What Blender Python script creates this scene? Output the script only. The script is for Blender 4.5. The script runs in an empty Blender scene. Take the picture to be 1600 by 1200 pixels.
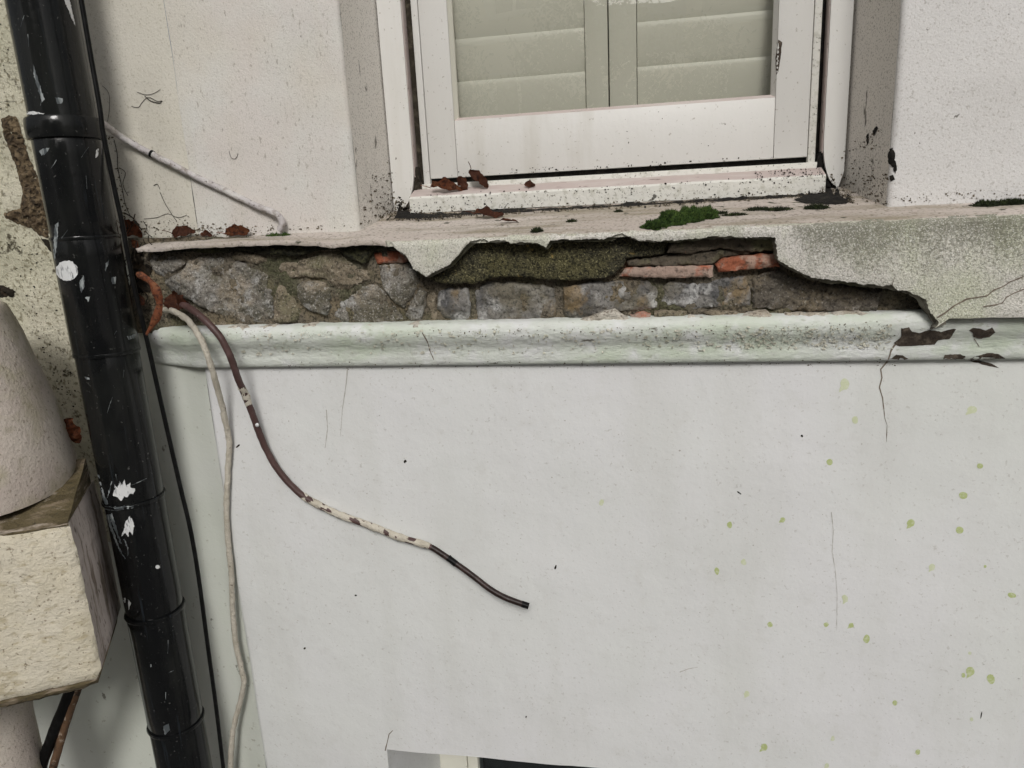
import bpy, bmesh, math, random
from mathutils import Vector, Matrix, noise, Euler
from mathutils.geometry import delaunay_2d_cdt
from mathutils.bvhtree import BVHTree

random.seed(7)
R = math.radians
scene = bpy.context.scene
col = scene.collection

# ------------------------------------------------------------------ camera
YAW, PITCH, ROLL, FPX = R(10.5638), R(13.8382), R(-2.8862), 1120.0
C = Vector((0.0, -1.30, 2.90))
fw = Vector((-math.sin(YAW) * math.cos(PITCH), math.cos(YAW) * math.cos(PITCH), -math.sin(PITCH)))
rt = Vector((math.cos(YAW), math.sin(YAW), 0.0))
up = rt.cross(fw)
cr, sr = math.cos(ROLL), math.sin(ROLL)
rt, up = rt * cr + up * sr, up * cr - rt * sr
cam_d = bpy.data.cameras.new('camera')
cam = bpy.data.objects.new('camera', cam_d)
col.objects.link(cam)
cam.matrix_world = Matrix(((rt.x, up.x, -fw.x, C.x), (rt.y, up.y, -fw.y, C.y), (rt.z, up.z, -fw.z, C.z), (0, 0, 0, 1)))
cam_d.sensor_fit = 'HORIZONTAL'
cam_d.sensor_width = 36.0
cam_d.lens = 36.0 * FPX / 1600.0
cam_d.clip_start = 0.02
cam_d.clip_end = 500
scene.camera = cam

# ------------------------------------------------------------------ light
SUN_EL, SUN_AZ = R(36), R(11)          # azimuth: to the right of straight out from the wall
world = bpy.data.worlds.new('World')
scene.world = world
world.use_nodes = True
wn = world.node_tree
for n in list(wn.nodes):
    wn.nodes.remove(n)
sky = wn.nodes.new('ShaderNodeTexSky')
sky.sky_type = 'NISHITA'
sky.sun_disc = False
sky.sun_elevation = SUN_EL
sky.sun_rotation = math.pi - SUN_AZ
sky.dust_density = 6.0
sky.air_density = 1.0
sky.ozone_density = 1.0
hsv = wn.nodes.new('ShaderNodeHueSaturation')
hsv.inputs['Saturation'].default_value = 0.25
bg = wn.nodes.new('ShaderNodeBackground')
bg.inputs['Strength'].default_value = 0.07
wo = wn.nodes.new('ShaderNodeOutputWorld')
wn.links.new(sky.outputs[0], hsv.inputs['Color'])
wn.links.new(hsv.outputs[0], bg.inputs['Color'])
wn.links.new(bg.outputs[0], wo.inputs['Surface'])
sun_d = bpy.data.lights.new('sun', 'SUN')
sun_d.energy = 1.5
sun_d.angle = R(16)
sun_d.color = (1.0, 0.975, 0.94)
sun = bpy.data.objects.new('sun', sun_d)
col.objects.link(sun)
sd = Vector((math.sin(SUN_AZ) * math.cos(SUN_EL), -math.cos(SUN_AZ) * math.cos(SUN_EL), math.sin(SUN_EL)))
sun.rotation_euler = sd.to_track_quat('Z', 'Y').to_euler()
sun.location = (2, -6, 8)
scene.view_settings.view_transform = 'Standard'
scene.view_settings.look = 'None'
scene.view_settings.exposure = 0.08
scene.cycles.max_bounces = 6
scene.cycles.diffuse_bounces = 3
scene.cycles.glossy_bounces = 3
scene.cycles.transparent_max_bounces = 8
scene.view_settings.gamma = 1.0


# ------------------------------------------------------------------ maths helpers
def ray(x, y):
    return (rt * ((x - 800) / FPX) - up * ((y - 600) / FPX) + fw)


def at(x, y, Y):
    """point of the plane y = Y seen at photograph pixel x, y"""
    d = ray(x, y)
    return C + d * ((Y - C.y) / d.y)


def on_plane(x, y, o, n):
    d = ray(x, y)
    return C + d * ((o - C).dot(n) / d.dot(n))


LEDGE_Z, LEDGE_S, LEDGE_F = 2.852, 0.21, -0.06


def ledge_z(Y):
    return LEDGE_Z + LEDGE_S * (Y - LEDGE_F)


_ln = Vector((0, -LEDGE_S, 1)).normalized()


def on_ledge(x, y):
    return on_plane(x, y, Vector((0, LEDGE_F, LEDGE_Z)), _ln)


def nz(p, s, seed=0.0):
    return noise.noise(Vector((p[0] * s + seed, p[1] * s - seed * 0.7, p[2] * s + seed * 1.3)))


def fbm(p, s, o=4, seed=0.0):
    return noise.fractal(Vector((p[0] * s + seed, p[1] * s - seed, p[2] * s + 2 * seed)), 0.9, 2.1, o)


def catmull(pts, n=8):
    out = []
    P = [pts[0]] + list(pts) + [pts[-1]]
    for i in range(1, len(P) - 2):
        a, b, c, d = P[i - 1], P[i], P[i + 1], P[i + 2]
        for k in range(n):
            t = k / n
            out.append(0.5 * ((2 * b) + (c - a) * t + (2 * a - 5 * b + 4 * c - d) * t * t + (3 * b - a - 3 * c + d) * t ** 3))
    out.append(pts[-1].copy())
    return out


# ------------------------------------------------------------------ objects
def link(name, bm, mat, parent=None, smooth=True, angle=40):
    me = bpy.data.meshes.new(name)
    bm.normal_update()
    bm.to_mesh(me)
    bm.free()
    if smooth:
        for p in me.polygons:
            p.use_smooth = True
        me.set_sharp_from_angle(angle=R(angle))
    if mat:
        me.materials.append(mat)
    o = bpy.data.objects.new(name, me)
    col.objects.link(o)
    if parent:
        put(o, parent)
    return o


def put(o, parent):
    o.parent = parent

    def wm(q):
        m = Matrix.Translation(q.location)
        return wm(q.parent) @ q.matrix_parent_inverse @ m if q.parent else m
    o.matrix_parent_inverse = wm(parent).inverted()


def tag(o, label, cat, group=None, kind=None):
    if label:
        o['label'] = label
    if cat:
        o['category'] = cat
    if group:
        o['group'] = group
    if kind:
        o['kind'] = kind
    return o


def thing(name, label, cat, loc, group=None):
    o = bpy.data.objects.new(name, None)
    o.empty_display_size = 0.05
    o.location = loc
    col.objects.link(o)
    return tag(o, label, cat, group)


def bvh_of(o):
    me = o.data
    off = Vector((0, 0, 0))
    return BVHTree.FromPolygons([v.co + off for v in me.vertices], [tuple(p.vertices) for p in me.polygons])


# ------------------------------------------------------------------ materials
def mat(name, base, layers=(), rough=0.8, bumps=(), spec=0.3, rough_var=0.0, sheen=0.0, coat=0.0):
    """layers: (scale, colour, lo, hi, amount[, detail, stretch xyz, seed]); bumps: (scale, weight[, detail, stretch])"""
    m = bpy.data.materials.new(name)
    m.use_nodes = True
    t = m.node_tree
    N, L = t.nodes, t.links
    b = N['Principled BSDF']
    geo = N.new('ShaderNodeNewGeometry')

    def nse(scale, detail=4, stretch=(1, 1, 1), seed=0.0, dist=0.0, typ='N'):
        mp = N.new('ShaderNodeMapping')
        mp.inputs['Scale'].default_value = stretch
        mp.inputs['Location'].default_value = (seed * 3.1, seed * 1.7, seed * 2.3)
        L.new(geo.outputs['Position'], mp.inputs['Vector'])
        if typ == 'V':
            x = N.new('ShaderNodeTexVoronoi')
            x.feature = 'DISTANCE_TO_EDGE'
            x.inputs['Scale'].default_value = scale
            L.new(mp.outputs[0], x.inputs['Vector'])
            return x.outputs['Distance']
        x = N.new('ShaderNodeTexNoise')
        x.inputs['Scale'].default_value = scale
        x.inputs['Detail'].default_value = detail
        x.inputs['Roughness'].default_value = 0.6
        x.inputs['Distortion'].default_value = dist
        L.new(mp.outputs[0], x.inputs['Vector'])
        return x.outputs['Fac']

    c = N.new('ShaderNodeRGB')
    c.outputs[0].default_value = (*base, 1)
    cur = c.outputs[0]
    for i, ly in enumerate(layers):
        sc, cc, lo, hi, am = ly[:5]
        det = ly[5] if len(ly) > 5 else 4
        stc = ly[6] if len(ly) > 6 else (1, 1, 1)
        seed = ly[7] if len(ly) > 7 else i * 1.37
        f = nse(abs(sc), det, stc, seed, 0.0, 'V' if sc < 0 else 'N')
        if len(ly) > 8:                     # where on the thing the stain sits: (axis, from, to) in metres
            for ax, z0, z1 in ly[8]:
                sp = N.new('ShaderNodeSeparateXYZ')
                L.new(geo.outputs['Position'], sp.inputs[0])
                wv = nse(7, 3, (1, 1, .3), 8.8)
                ad = N.new('ShaderNodeMath')
                ad.operation = 'MULTIPLY_ADD'
                ad.inputs[1].default_value = (z1 - z0) * .8
                L.new(wv, ad.inputs[0])
                L.new(sp.outputs['XYZ'.index(ax)], ad.inputs[2])
                rg = N.new('ShaderNodeMapRange')
                rg.inputs['From Min'].default_value = z0 + (z1 - z0) * .4
                rg.inputs['From Max'].default_value = z1 + (z1 - z0) * .4
                rg.inputs['To Min'].default_value = -.25
                rg.inputs['To Max'].default_value = .10
                L.new(ad.outputs[0], rg.inputs['Value'])
                a2 = N.new('ShaderNodeMath')
                L.new(f, a2.inputs[0])
                L.new(rg.outputs[0], a2.inputs[1])
                f = a2.outputs[0]
        mr = N.new('ShaderNodeMapRange')
        mr.inputs['From Min'].default_value = lo
        mr.inputs['From Max'].default_value = hi
        mr.inputs['To Max'].default_value = am
        L.new(f, mr.inputs['Value'])
        mx = N.new('ShaderNodeMix')
        mx.data_type = 'RGBA'
        L.new(mr.outputs[0], mx.inputs['Factor'])
        L.new(cur, mx.inputs['A'])
        mx.inputs['B'].default_value = (*cc, 1)
        cur = mx.outputs['Result']
    L.new(cur, b.inputs['Base Color'])
    b.inputs['Roughness'].default_value = rough
    b.inputs['Specular IOR Level'].default_value = spec
    if coat:
        b.inputs['Coat Weight'].default_value = coat
        b.inputs['Coat Roughness'].default_value = 0.15
    if rough_var:
        f = nse(40, 5, (1, 1, 1), 9.1)
        mr = N.new('ShaderNodeMapRange')
        mr.inputs['From Min'].default_value = 0.3
        mr.inputs['From Max'].default_value = 0.7
        mr.inputs['To Min'].default_value = rough - rough_var
        mr.inputs['To Max'].default_value = rough + rough_var
        L.new(f, mr.inputs['Value'])
        L.new(mr.outputs[0], b.inputs['Roughness'])
    if bumps:
        s = None
        for i, bp in enumerate(bumps):
            sc, wgt = bp[:2]
            det = bp[2] if len(bp) > 2 else 4
            stc = bp[3] if len(bp) > 3 else (1, 1, 1)
            f = nse(sc, det, stc, 5.5 + i * 2.1)
            mm = N.new('ShaderNodeMath')
            mm.operation = 'MULTIPLY'
            mm.inputs[1].default_value = wgt
            L.new(f, mm.inputs[0])
            if s is None:
                s = mm.outputs[0]
            else:
                ad = N.new('ShaderNodeMath')
                ad.operation = 'ADD'
                L.new(s, ad.inputs[0])
                L.new(mm.outputs[0], ad.inputs[1])
                s = ad.outputs[0]
        bn = N.new('ShaderNodeBump')
        bn.inputs['Strength'].default_value = 1.0
        bn.inputs['Distance'].default_value = 1.0
        L.new(s, bn.inputs['Height'])
        L.new(bn.outputs[0], b.inputs['Normal'])
    return m


V = (1, 1, 0.12)      # vertical streaks
MT = {}
MT['upper'] = mat('cream_render', (0.63, 0.60, 0.535), [
    (2.2, (0.645, 0.635, 0.60), 0.44, 0.56, 0.9),
    (3.1, (0.64, 0.585, 0.55), 0.50, 0.62, 0.6),
    (9, (0.58, 0.55, 0.46), 0.52, 0.75, 0.5, 5, V),
    (380, (0.36, 0.335, 0.29), 0.56, 0.68, 0.48, 2),
    (150, (0.30, 0.27, 0.22), 0.63, 0.70, 0.6, 3, (1, 1, 0.5)),
    (45, (0.10, 0.085, 0.06), 0.70, 0.73, 0.8, 5)], 0.9, [(330, 0.0010, 3), (120, 0.0008, 3)])
MT['upper_r'] = mat('white_render', (0.64, 0.625, 0.605), [
    (2.0, (0.675, 0.665, 0.655), 0.40, 0.65, 0.7),
    (300, (0.36, 0.335, 0.30), 0.565, 0.68, 0.55, 2),
    (120, (0.34, 0.32, 0.29), 0.63, 0.71, 0.5, 3),
    (40, (0.09, 0.08, 0.06), 0.695, 0.72, 0.8, 5)], 0.9, [(300, 0.0009, 3), (110, 0.0008, 3), (30, 0.0008, 3)])
MT['upper_y'] = mat('yellowed_render', (0.615, 0.585, 0.50), [
    (3.0, (0.63, 0.605, 0.54), 0.40, 0.65, 0.7),
    (260, (0.36, 0.33, 0.25), 0.57, 0.68, 0.6, 3),
    (30, (0.09, 0.075, 0.05), 0.69, 0.72, 0.85, 6)], 0.9, [(260, 0.0010, 3), (70, 0.0012, 4)])
MT['rough'] = mat('rough_stained_render', (0.59, 0.56, 0.45), [
    (5, (0.49, 0.475, 0.355), 0.42, 0.62, 0.8),
    (110, (0.17, 0.15, 0.09), 0.53, 0.64, 0.75, 5),
    (26, (0.06, 0.05, 0.03), 0.62, 0.67, 0.9, 6)], 0.95, [(200, 0.0035, 4), (70, 0.005, 4)])
MT['reveal'] = mat('lightened_reveal_render', (0.72, 0.685, 0.63), [  # same paint as the wall, lightened to offset the shade on these faces
    (3, (0.75, 0.72, 0.67), 0.42, 0.62, 0.7),
    (330, (0.22, 0.20, 0.17), 0.55, 0.66, 0.68, 2),
    (34, (0.07, 0.06, 0.045), 0.64, 0.69, 0.85, 5, (1, 1, 0.35))], 0.9, [(330, 0.0010, 3), (90, 0.0012, 4)])
MT['lower'] = mat('painted_lower_wall', (0.68, 0.69, 0.675), [
    (1.3, (0.695, 0.695, 0.70), 0.42, 0.60, 0.95, 3),
    (0.9, (0.65, 0.67, 0.63), 0.52, 0.68, 0.6, 2),
    (3.2, (0.65, 0.655, 0.64), 0.54, 0.64, 0.5, 7, (1, 1, .5)),
    (7, (0.60, 0.605, 0.575), 0.50, 0.72, 0.5, 5, V),
    (26, (0.62, 0.62, 0.60), 0.56, 0.70, 0.5, 6),
    (150, (0.46, 0.45, 0.42), 0.62, 0.70, 0.55, 3),
    (40, (0.13, 0.12, 0.10), 0.72, 0.74, 0.8, 4)], 0.6, [(200, 0.00035, 3), (60, 0.0005, 3), (16, 0.0016, 3), (6, 0.004, 2)], 0.25)
MT['strip'] = mat('painted_side_strip', (0.615, 0.64, 0.575), [
    (3, (0.64, 0.655, 0.61), 0.42, 0.62, 0.8),
    (60, (0.30, 0.29, 0.22), 0.65, 0.70, 0.6, 4),
    (20, (0.14, 0.13, 0.10), 0.69, 0.72, 0.8, 5)], 0.6, [(160, 0.0005, 3), (40, 0.0008, 3)])
MT['mould'] = mat('flaking_moulding_paint', (0.655, 0.685, 0.635), [
    (6, (0.54, 0.61, 0.48), 0.46, 0.66, 0.75, 4, (0.5, 1, 1.5)),
    (14, (0.72, 0.73, 0.725), 0.50, 0.62, 0.85),
    (40, (0.58, 0.595, 0.55), 0.54, 0.64, 0.5, 6, (0.5, 1, 1)),
    (130, (0.36, 0.38, 0.29), 0.60, 0.69, 0.6, 5, (0.5, 1, 1)),
    (38, (0.10, 0.09, 0.065), 0.67, 0.695, 0.85, 6, (0.35, 1, 1.4))], 0.65, [(150, 0.0016, 5, (0.6, 1, 1.2)), (55, 0.0028, 4, (0.5, 1, 1))])
MT['fascia'] = mat('granular_fascia_render', (0.61, 0.595, 0.525), [
    (3.0, (0.64, 0.61, 0.575), 0.42, 0.60, 0.9),
    (9, (0.52, 0.54, 0.40), 0.48, 0.64, 0.7, 4, (1, 1, .6), 7.7),
    (26, (0.23, 0.23, 0.165), 0.44, 0.68, 0.55, 8, (1, 1, 0.35), 2.2, (('Z', 2.745, 2.85), ('X', .02, .32))),
    (200, (0.12, 0.12, 0.085), 0.53, 0.64, 0.55, 4, (1, 1, .8), 5.2, (('Z', 2.72, 2.85), ('X', .02, .32))),
    (330, (0.15, 0.15, 0.10), 0.48, 0.65, 0.55, 2),
    (420, (0.84, 0.83, 0.78), 0.55, 0.68, 0.6, 2)], 0.95, [(380, 0.0024, 2), (60, 0.0018, 3)])
MT['tongue'] = mat('clean_fascia_render', (0.66, 0.645, 0.555), [
    (9, (0.56, 0.57, 0.44), 0.48, 0.70, 0.7),
    (330, (0.26, 0.25, 0.18), 0.52, 0.66, 0.6, 2)], 0.95, [(380, 0.0020, 2), (60, 0.002, 3)])
MT['ledge'] = mat('weathered_ledge_top', (0.50, 0.44, 0.395), [
    (5, (0.57, 0.515, 0.47), 0.42, 0.6, 0.8, 4, (0.4, 1, 1)),
    (14, (0.27, 0.235, 0.165), 0.47, 0.66, 0.85, 6, (0.3, 2.0, 1)),
    (170, (0.17, 0.15, 0.11), 0.53, 0.66, 0.7, 3),
    (30, (0.04, 0.045, 0.022), 0.63, 0.68, 0.9, 6)], 0.9, [(220, 0.0020, 3), (50, 0.003, 4)])
MT['core'] = mat('broken_render_core', (0.20, 0.185, 0.15), [
    (40, (0.34, 0.32, 0.26), 0.45, 0.65, 0.8), (12, (0.09, 0.09, 0.05), 0.45, 0.62, 0.8)], 0.95, [(160, 0.003, 3)])
MT['stone'] = mat('grey_rubble_stone', (0.22, 0.205, 0.18), [
    (12, (0.35, 0.29, 0.21), 0.45, 0.60, 0.8, 5),
    (17, (0.09, 0.085, 0.06), 0.50, 0.62, 0.85, 6),
    (38, (0.42, 0.415, 0.40), 0.52, 0.64, 0.75, 6),
    (8, (0.13, 0.115, 0.08), 0.50, 0.64, 0.7, 4, (1, 1, 1), 8.3),
    (260, (0.60, 0.58, 0.54), 0.56, 0.68, 0.6, 3),
    (220, (0.05, 0.045, 0.038), 0.53, 0.66, 0.8, 3, (1, 1, 1), 3.3)], 0.92, [(200, 0.0035, 4), (70, 0.005, 5)])
MT['stone_b'] = mat('brown_rubble_stone', (0.21, 0.175, 0.125), [
    (14, (0.31, 0.26, 0.19), 0.45, 0.60, 0.8, 5),
    (9, (0.115, 0.12, 0.06), 0.50, 0.64, 0.8, 4),
    (250, (0.48, 0.43, 0.35), 0.55, 0.68, 0.6, 3),
    (180, (0.04, 0.035, 0.027), 0.52, 0.64, 0.8, 4)], 0.92, [(200, 0.004, 4), (70, 0.005, 5)])
MT['stone_w'] = mat('pale_crusted_stone', (0.23, 0.22, 0.205), [
    (19, (0.09, 0.09, 0.095), 0.46, 0.60, 0.85, 6),
    (28, (0.52, 0.515, 0.50), 0.51, 0.62, 0.85, 7, (1, 1, 1), 4.4),
    (9, (0.15, 0.13, 0.085), 0.50, 0.62, 0.7, 5, (1, 1, .7), 2.9),
    (16, (0.24, 0.17, 0.085), 0.57, 0.66, 0.8, 5, (1, 1, .6), 6.1),
    (200, (0.05, 0.05, 0.045), 0.53, 0.65, 0.75, 4)], 0.92, [(180, 0.004, 5), (60, 0.005, 5)])
MT['stone_d'] = mat('dark_brown_stone', (0.12, 0.105, 0.085), [
    (16, (0.19, 0.155, 0.105), 0.46, 0.62, 0.8, 5),
    (40, (0.28, 0.27, 0.25), 0.58, 0.68, 0.6, 6),
    (240, (0.42, 0.39, 0.34), 0.57, 0.68, 0.5, 3),
    (150, (0.035, 0.03, 0.026), 0.51, 0.64, 0.8, 4)], 0.92, [(200, 0.0035, 4), (70, 0.005, 5)])
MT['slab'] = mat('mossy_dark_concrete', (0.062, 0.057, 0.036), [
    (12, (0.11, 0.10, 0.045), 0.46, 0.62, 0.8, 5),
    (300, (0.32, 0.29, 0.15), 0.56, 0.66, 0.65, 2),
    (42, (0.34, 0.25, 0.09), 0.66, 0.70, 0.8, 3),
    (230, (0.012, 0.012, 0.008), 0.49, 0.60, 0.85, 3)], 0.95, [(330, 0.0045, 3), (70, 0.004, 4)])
MT['brick'] = mat('red_brick', (0.33, 0.11, 0.06), [
    (24, (0.40, 0.29, 0.23), 0.50, 0.58, 0.85, 6),
    (60, (0.16, 0.09, 0.06), 0.52, 0.62, 0.6, 5),
    (60, (0.38, 0.13, 0.065), 0.60, 0.70, 0.7, 4),
    (130, (0.10, 0.06, 0.045), 0.58, 0.69, 0.8, 4)], 0.92, [(150, 0.0035, 4), (40, 0.004, 4)])
MT['brick_p'] = mat('mortar_smeared_brick', (0.38, 0.28, 0.23), [
    (26, (0.42, 0.13, 0.07), 0.53, 0.62, 0.9, 4),
    (90, (0.13, 0.10, 0.08), 0.57, 0.68, 0.8, 4)], 0.92, [(150, 0.0035, 4), (40, 0.004, 4)])
MT['brick_d'] = mat('sooty_brick', (0.12, 0.10, 0.075), [
    (20, (0.17, 0.165, 0.09), 0.47, 0.62, 0.8, 4),
    (34, (0.30, 0.13, 0.08), 0.66, 0.72, 0.8, 4),
    (130, (0.035, 0.033, 0.026), 0.54, 0.66, 0.8, 4)], 0.95, [(150, 0.004, 4), (40, 0.005, 4)])
MT['mortar'] = mat('old_mortar', (0.15, 0.13, 0.10), [
    (14, (0.21, 0.17, 0.11), 0.46, 0.60, 0.8, 5),
    (10, (0.075, 0.08, 0.04), 0.48, 0.62, 0.8, 4),
    (240, (0.34, 0.29, 0.21), 0.58, 0.68, 0.5, 3),
    (200, (0.03, 0.026, 0.018), 0.50, 0.62, 0.8, 4)], 0.96, [(220, 0.005, 4), (70, 0.006, 4)])
MT['crumb'] = mat('crumbled_plaster', (0.60, 0.56, 0.49), [
    (30, (0.42, 0.36, 0.28), 0.46, 0.62, 0.8, 5),
    (150, (0.16, 0.13, 0.10), 0.53, 0.64, 0.8, 4)], 0.95, [(200, 0.005, 4), (80, 0.007, 4)])
MT['wood'] = mat('white_window_paint', (0.655, 0.645, 0.615), [
    (3, (0.68, 0.67, 0.645), 0.42, 0.6, 0.8),
    (16, (0.56, 0.54, 0.49), 0.54, 0.70, 0.6, 5, V),
    (150, (0.30, 0.27, 0.22), 0.66, 0.72, 0.7, 3),
    (42, (0.10, 0.08, 0.06), 0.735, 0.755, 0.85, 4)], 0.45, [(90, 0.0004, 3), (20, 0.0012, 3, (1, 1, 0.3))], 0.4)
MT['wood_d'] = mat('mildewed_window_paint', (0.68, 0.67, 0.62), [
    (60, (0.45, 0.44, 0.37), 0.52, 0.68, 0.7, 5),
    (200, (0.16, 0.15, 0.11), 0.61, 0.69, 0.85, 3),
    (34, (0.05, 0.045, 0.035), 0.68, 0.72, 0.9, 6)], 0.6, [(120, 0.0012, 4), (20, 0.0012, 3)])
MT['pink'] = mat('pinkish_worn_undercoat', (0.50, 0.42, 0.395), [
    (30, (0.56, 0.50, 0.47), 0.45, 0.62, 0.8, 4, (0.3, 1, 1)),
    (60, (0.16, 0.12, 0.10), 0.62, 0.70, 0.85, 5, (0.4, 1, 1))], 0.7, [(90, 0.001, 4)])
MT['gap'] = mat('black_grime_and_gap_shade', (0.008, 0.007, 0.006), [(60, (0.03, 0.026, 0.02), 0.5, 0.7, 0.8, 5)], 0.95, [(120, 0.004, 4)])  # real grime in the corners, and painted shade inside slots and gaps
MT['channel'] = mat('brown_slot_shade', (0.028, 0.023, 0.016), [(80, (0.08, 0.068, 0.048), 0.5, 0.66, 0.8, 5)], 0.95, [(120, 0.003, 4)])  # painted shade for the left slot and the hole at its foot
MT['shutter'] = mat('shutter_paint', (0.68, 0.67, 0.585), [(4, (0.66, 0.65, 0.565), 0.45, 0.6, 0.8)], 0.4)
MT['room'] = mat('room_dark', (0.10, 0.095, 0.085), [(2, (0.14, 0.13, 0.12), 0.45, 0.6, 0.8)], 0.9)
MT['pipe'] = mat('black_pipe_plastic', (0.005, 0.0055, 0.006), [
    (5, (0.012, 0.013, 0.013), 0.45, 0.62, 0.7, 4, V),
    (30, (0.035, 0.045, 0.055), 0.62, 0.74, 0.45, 6, (2.5, 2.5, 0.15)),
    (150, (0.16, 0.16, 0.15), 0.67, 0.72, 0.5, 3),
    (9, (0.020, 0.021, 0.019), 0.45, 0.65, 0.6, 6, (1.5, 1.5, .4))], 0.14, [(90, 0.0003, 4), (9, 0.0008, 2)], 0.28, 0.06)
MT['rubber'] = mat('black_cable_sheath', (0.005, 0.005, 0.005), [(60, (0.012, 0.012, 0.012), 0.5, 0.65, 0.8)], 0.42, (), 0.12)
MT['paint'] = mat('white_paint_splash', (0.66, 0.67, 0.67), [(140, (0.10, 0.11, 0.12), 0.56, 0.64, 0.85, 5, (1.6, 1.6, .35))], 0.6, [(200, 0.001, 3)])
MT['smear'] = mat('thin_grey_paint_smear', (0.07, 0.08, 0.085), [(110, (0.36, 0.39, 0.39), 0.48, 0.60, 0.85, 5, (1, 1, 0.2))], 0.5)
MT['cable_w'] = mat('cream_painted_cable', (0.56, 0.52, 0.44), [
    (40, (0.46, 0.42, 0.34), 0.45, 0.62, 0.8, 4),
    (120, (0.13, 0.10, 0.075), 0.64, 0.70, 0.85, 4),
    (70, (0.10, 0.07, 0.06), 0.68, 0.73, 0.85, 5)], 0.7, [(160, 0.003, 4), (60, 0.004, 3)])
MT['cable_g'] = mat('silver_grey_cable', (0.50, 0.47, 0.47), [
    (50, (0.60, 0.58, 0.55), 0.45, 0.6, 0.8, 4), (70, (0.30, 0.26, 0.23), 0.54, 0.64, 0.75, 5), (110, (0.10, 0.08, 0.07), 0.61, 0.67, 0.85, 4)], 0.6, [(160, 0.003, 4)])
MT['cable_b'] = mat('brown_cable_sheath', (0.075, 0.042, 0.038), [
    (30, (0.125, 0.075, 0.07), 0.48, 0.66, 0.8, 5),
    (90, (0.30, 0.25, 0.25), 0.68, 0.73, 0.8, 4)], 0.45, [(120, 0.001, 4)])
MT['cable_k'] = mat('blackened_sheath', (0.020, 0.011, 0.009), [(50, (0.05, 0.03, 0.026), 0.5, 0.64, 0.8, 5)], 0.4, [(120, 0.001, 4)])
MT['leaf'] = mat('rust_brown_leaf', (0.15, 0.045, 0.018), [
    (60, (0.19, 0.075, 0.032), 0.46, 0.60, 0.85, 4), (140, (0.04, 0.014, 0.008), 0.50, 0.60, 0.85, 5)], 0.7, [(150, 0.003, 4)])
MT['leaf_d'] = mat('dark_brown_leaf', (0.085, 0.030, 0.016), [
    (50, (0.15, 0.055, 0.028), 0.48, 0.64, 0.8, 4), (110, (0.03, 0.012, 0.009), 0.54, 0.66, 0.8, 5)], 0.7, [(150, 0.003, 4)])
MT['moss'] = mat('green_moss', (0.045, 0.085, 0.018), [
    (90, (0.075, 0.125, 0.025), 0.46, 0.60, 0.9, 4), (260, (0.008, 0.016, 0.005), 0.50, 0.60, 0.85, 3)], 0.9)
MT['moss_d'] = mat('blackish_moss', (0.018, 0.024, 0.010), [(90, (0.04, 0.055, 0.016), 0.5, 0.66, 0.8, 4)], 0.95)
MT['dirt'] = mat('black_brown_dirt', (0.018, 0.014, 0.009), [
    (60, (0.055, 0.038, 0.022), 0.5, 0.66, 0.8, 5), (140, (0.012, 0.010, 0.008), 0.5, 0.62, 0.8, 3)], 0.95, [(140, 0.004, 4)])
MT['chip'] = mat('exposed_brown_substrate', (0.055, 0.042, 0.032), [
    (80, (0.16, 0.13, 0.10), 0.5, 0.68, 0.8, 5), (140, (0.03, 0.022, 0.018), 0.54, 0.66, 0.8, 4)], 0.9, [(120, 0.003, 4)])
MT['broken'] = mat('broken_brown_render', (0.085, 0.06, 0.036), [(50, (0.20, 0.15, 0.09), 0.46, 0.6, 0.85, 5), (130, (0.02, 0.015, 0.01), 0.48, 0.6, 0.85, 5)], 0.95, [(160, 0.005, 4)])
MT['soil_shade_bed'] = mat('mossy_soil_with_shade', (0.026, 0.025, 0.015), [(30, (0.06, 0.058, 0.028), 0.48, 0.62, 0.8, 5), (200, (0.14, 0.12, 0.07), 0.60, 0.68, 0.6, 3), (150, (0.007, 0.007, 0.005), 0.48, 0.6, 0.85, 4)], 0.95, [(200, 0.005, 4)])  # mossy soil, blackened further to carry the shade under the lip
MT['soil'] = mat('thin_brown_dirt', (0.085, 0.068, 0.045), [(120, (0.20, 0.17, 0.12), 0.45, 0.6, 0.8, 4)], 0.95)
MT['crack'] = mat('hairline_crack', (0.16, 0.13, 0.10), [(80, (0.28, 0.24, 0.19), 0.5, 0.65, 0.8)], 0.95)
MT['crack_f'] = mat('faint_crack', (0.42, 0.40, 0.37), [(80, (0.55, 0.53, 0.50), 0.5, 0.62, 0.9)], 0.9)
MT['spot'] = mat('green_splash_mark', (0.43, 0.49, 0.22), [(160, (0.56, 0.60, 0.40), 0.45, 0.65, 0.9, 3)], 0.7)
MT['spot_f'] = mat('faded_green_mark', (0.58, 0.62, 0.42), [(160, (0.64, 0.67, 0.53), 0.45, 0.65, 0.9, 3)], 0.7)
MT['block'] = mat('cream_roughcast_block', (0.62, 0.565, 0.44), [
    (9, (0.67, 0.62, 0.51), 0.45, 0.62, 0.8, 4),
    (60, (0.36, 0.30, 0.18), 0.54, 0.66, 0.6, 4, (0.6, 0.6, 1.2)),
    (150, (0.17, 0.13, 0.08), 0.61, 0.68, 0.7, 3)], 0.92, [(120, 0.0032, 3, (0.8, 0.8, 1.1)), (260, 0.0014, 3)])
MT['block_s'] = mat('stained_block_side', (0.40, 0.35, 0.325), [
    (12, (0.50, 0.44, 0.41), 0.45, 0.60, 0.8, 5, V),
    (26, (0.15, 0.115, 0.085), 0.52, 0.62, 0.85, 6, (1, 1, .15)),
    (90, (0.07, 0.055, 0.04), 0.60, 0.67, 0.8, 5, (1, 1, .4))], 0.92, [(120, 0.003, 4, (1, 1, .4)), (40, 0.004, 4)])
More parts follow.
